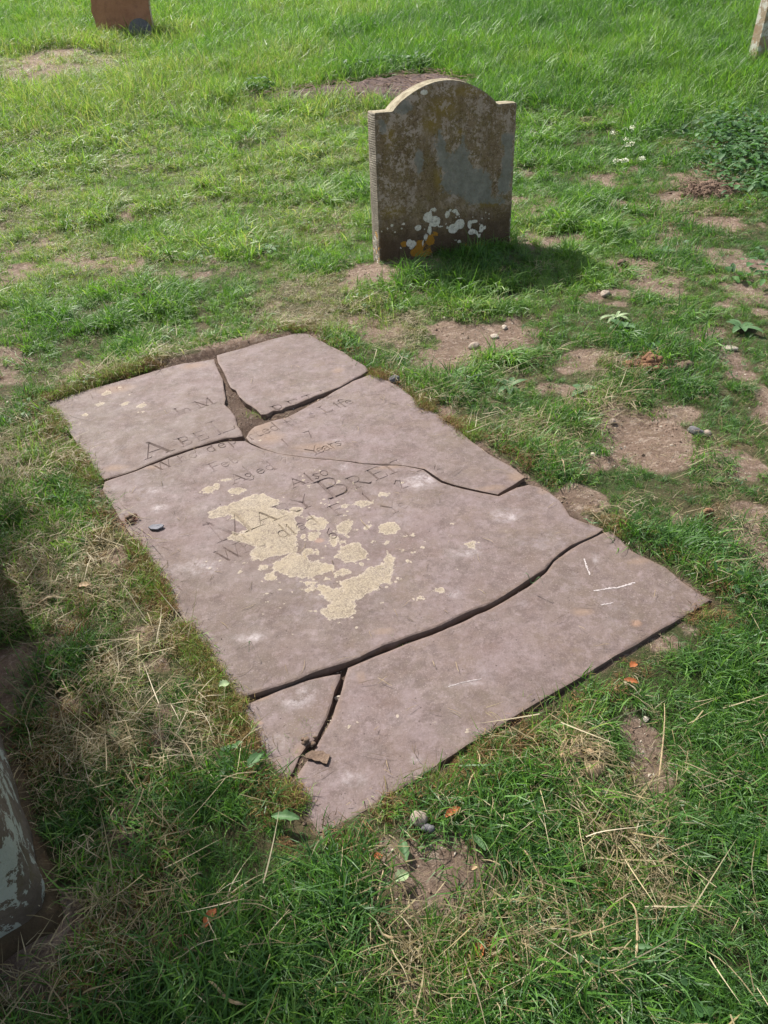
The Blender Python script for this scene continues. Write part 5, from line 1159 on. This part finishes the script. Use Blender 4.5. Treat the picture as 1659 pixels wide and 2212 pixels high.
# ivy row behind the bed, nettles at right: many single plants
def leafy(px, py, n, R_, H_, Lf, Wf, m, name, label, cat, group=None, seed=0):
    g = GT(px, py); rs = random.Random(seed + int(px)); sp = []
    for k in range(n):
        an = rs.uniform(0, 6.28); rr = R_ * math.sqrt(rs.random()); hz = H_ * (1 - (rr / R_) ** 2 * .6) * rs.random()
        sp.append((rr * math.cos(an), rr * math.sin(an), .01 + hz, Lf * rs.uniform(.6, 1.2), Wf * rs.uniform(.6, 1.2), rs.uniform(0, 6.28), rs.uniform(-.3, .7), rs.uniform(0, 1), rs.random()))
    V, F, r_, h_ = leafmesh(sp); o = mesh_obj(name, V, F, m, None, True, dict(rnd=r_, hgt=h_), loc=tuple(g)); tag(o, label, cat, group); return o
IV = [(765, 168, 'leftmost of the leafy plants at the far rim of the soil bed'), (800, 163, 'leafy plant at the far rim of the soil bed, second from left'), (840, 160, 'leafy plant at the far rim of the bed, left of the gravestone arch'), (875, 158, 'bushy plant at the far rim of the bed just left of the gravestone arch'), (905, 157, 'dark leafy plant touching the left shoulder of the gravestone arch from behind'), (560, 205, 'small bluish weed at the left tip of the soil bed')]
for i, (px, py, lb) in enumerate(IV): leafy(px, py, 70, .17, .16, .06, .045, M_clover, 'leafy_plant', lb, 'plant', 'leafy plants round the soil bed', i)
NT = [(1560, 345, 'nettle clump farthest left beside the wood chippings'), (1600, 330, 'nettle clump above the wood chippings heap'), (1640, 345, 'nettle clump at the right edge above the bare earth'), (1600, 385, 'nettle clump right behind the wood chippings heap'), (1640, 410, 'nearest nettle clump at the right edge'), (1650, 290, 'farthest nettle clump at the right edge')]
nsp = []; gN = GT(1600, 370)
for i, (px, py) in enumerate([(1560, 330), (1600, 320), (1640, 335), (1600, 372), (1640, 400), (1650, 290), (1575, 360), (1625, 360), (1610, 300), (1655, 440), (1590, 395), (1545, 300), (1600, 275), (1640, 610)]):
    gq = GT(px, py) - gN; R_ = .24 if i < 13 else .13
    for k in range(90 if i < 13 else 40):
        an = U(0, 6.28); rr = R_ * math.sqrt(random.random()) * 1.1; hz = .15 * (1 - (rr / R_) ** 2 * .5) * random.random()
        nsp.append((gq[0] + rr * math.cos(an), gq[1] + rr * math.sin(an), gq[2] + .01 + hz, U(.03, .065), U(.02, .036), U(0, 6.28), U(-.3, .7), U(0, 1), random.random()))
V, F, r_, h_ = leafmesh(nsp); o = mesh_obj('nettles', V, F, M_clover, None, True, dict(rnd=r_, hgt=h_), loc=tuple(gN)); tag(o, 'low green nettles and weeds spreading in from the right edge', 'nettles', None, 'stuff')
# grassy hummock weeds along the headstone base
def flower(px, py, k, lb):
    g = GT(px, py); e = empty('white_flower', tuple(g)); tag(e, lb, 'flower', 'white umbel flowers in the grass'); rs = random.Random(k)
    h = rs.uniform(.10, .2); tip = np.array([rs.gauss(0, .03), rs.gauss(0, .03), h]); V, F = strand([np.zeros(3), tip * .5 + np.array([.005, 0, 0]), tip], .004); mesh_obj('stem', V, F, M_leafgreen, e)
    sp = []
    for j in range(34):
        an = rs.uniform(0, 6.28); rr = .020 * math.sqrt(rs.random()); sp.append((tip[0] + rr * math.cos(an), tip[1] + rr * math.sin(an), h + rs.uniform(-.006, .012), .008, .008, rs.uniform(0, 6.28), rs.uniform(-.3, 1.2), .2, .5))
    V, F, r_, h_ = leafmesh(sp); mesh_obj('flower_head', V, F, M_petal, e)
FL = [(1315, 338), (1335, 328), (1355, 331), (1368, 338), (1345, 345), (1320, 392), (1330, 400), (1342, 385), (1376, 375)]
FN = ['leftmost of the upper row', 'second in the upper row', 'third in the upper row', 'rightmost of the upper row', 'lowest of the upper row', 'leftmost of the lower group', 'nearest of the lower group', 'topmost of the lower group', 'rightmost, apart from the lower group']
for k, ((px, py), nm) in enumerate(zip(FL, FN)): flower(px, py + 14, k, 'white umbel flower right of the gravestone, ' + nm)

# dark soil bed with twigs
gx_, gy_ = np.meshgrid(np.linspace(-3.2, 1.8, 120), np.linspace(5.5, 9.5, 110)); QB = np.stack([gx_.ravel(), gy_.ravel()], 1); bb = bedf(QB).reshape(gx_.shape)
zb = terrain(gx_, gy_) + .012 + .05 * np.clip(bb / .2, -.6, 1) + (fbm(gx_, gy_, .06, 5, 2) - .5) * .03
ids = np.arange(gx_.size).reshape(gx_.shape); V = np.stack([gx_.ravel(), gy_.ravel(), zb.ravel()], 1); kp = bb > -.05
F = [(ids[j, i], ids[j, i + 1], ids[j + 1, i + 1], ids[j + 1, i]) for j in range(109) for i in range(119) if kp[j, i] and kp[j, i + 1] and kp[j + 1, i] and kp[j + 1, i + 1]]
used = sorted({i for f in F for i in f}); mp = {u: k for k, u in enumerate(used)}
M_bed = stone_mat('bed_soil', (.075, .048, .042), (.13, .09, .08), (.05, .032, .028), 30, rough=.95)
o = mesh_obj('soil_bed', V[used], [tuple(mp[i] for i in f) for f in F], M_bed, None, True); tag(o, 'strip of dark dug soil in the grass beyond the arched gravestone', 'soil bed', None, 'structure')
tw = QB[(bb.ravel() > 0.02)]; V = []; F = []
for k in range(700):
    q = tw[rng.integers(0, len(tw))] + rng.uniform(-.03, .03, 2); az = U(0, 6.28); L = U(.03, .16); zz = T1(q[0], q[1]) + .06; pl = [(q[0] + math.cos(az) * L * t, q[1] + math.sin(az) * L * t, zz + U(0, .02)) for t in (0, .5, 1)]
    v_, f_ = strand(pl, U(.004, .012)); b0 = len(V); V += v_; F += [tuple(i + b0 for i in ff) for ff in f_]
o = mesh_obj('bed_twigs', V, F, M_chip); tag(o, 'twigs and dead stems lying on the dark soil bed', 'twigs', None, 'stuff')
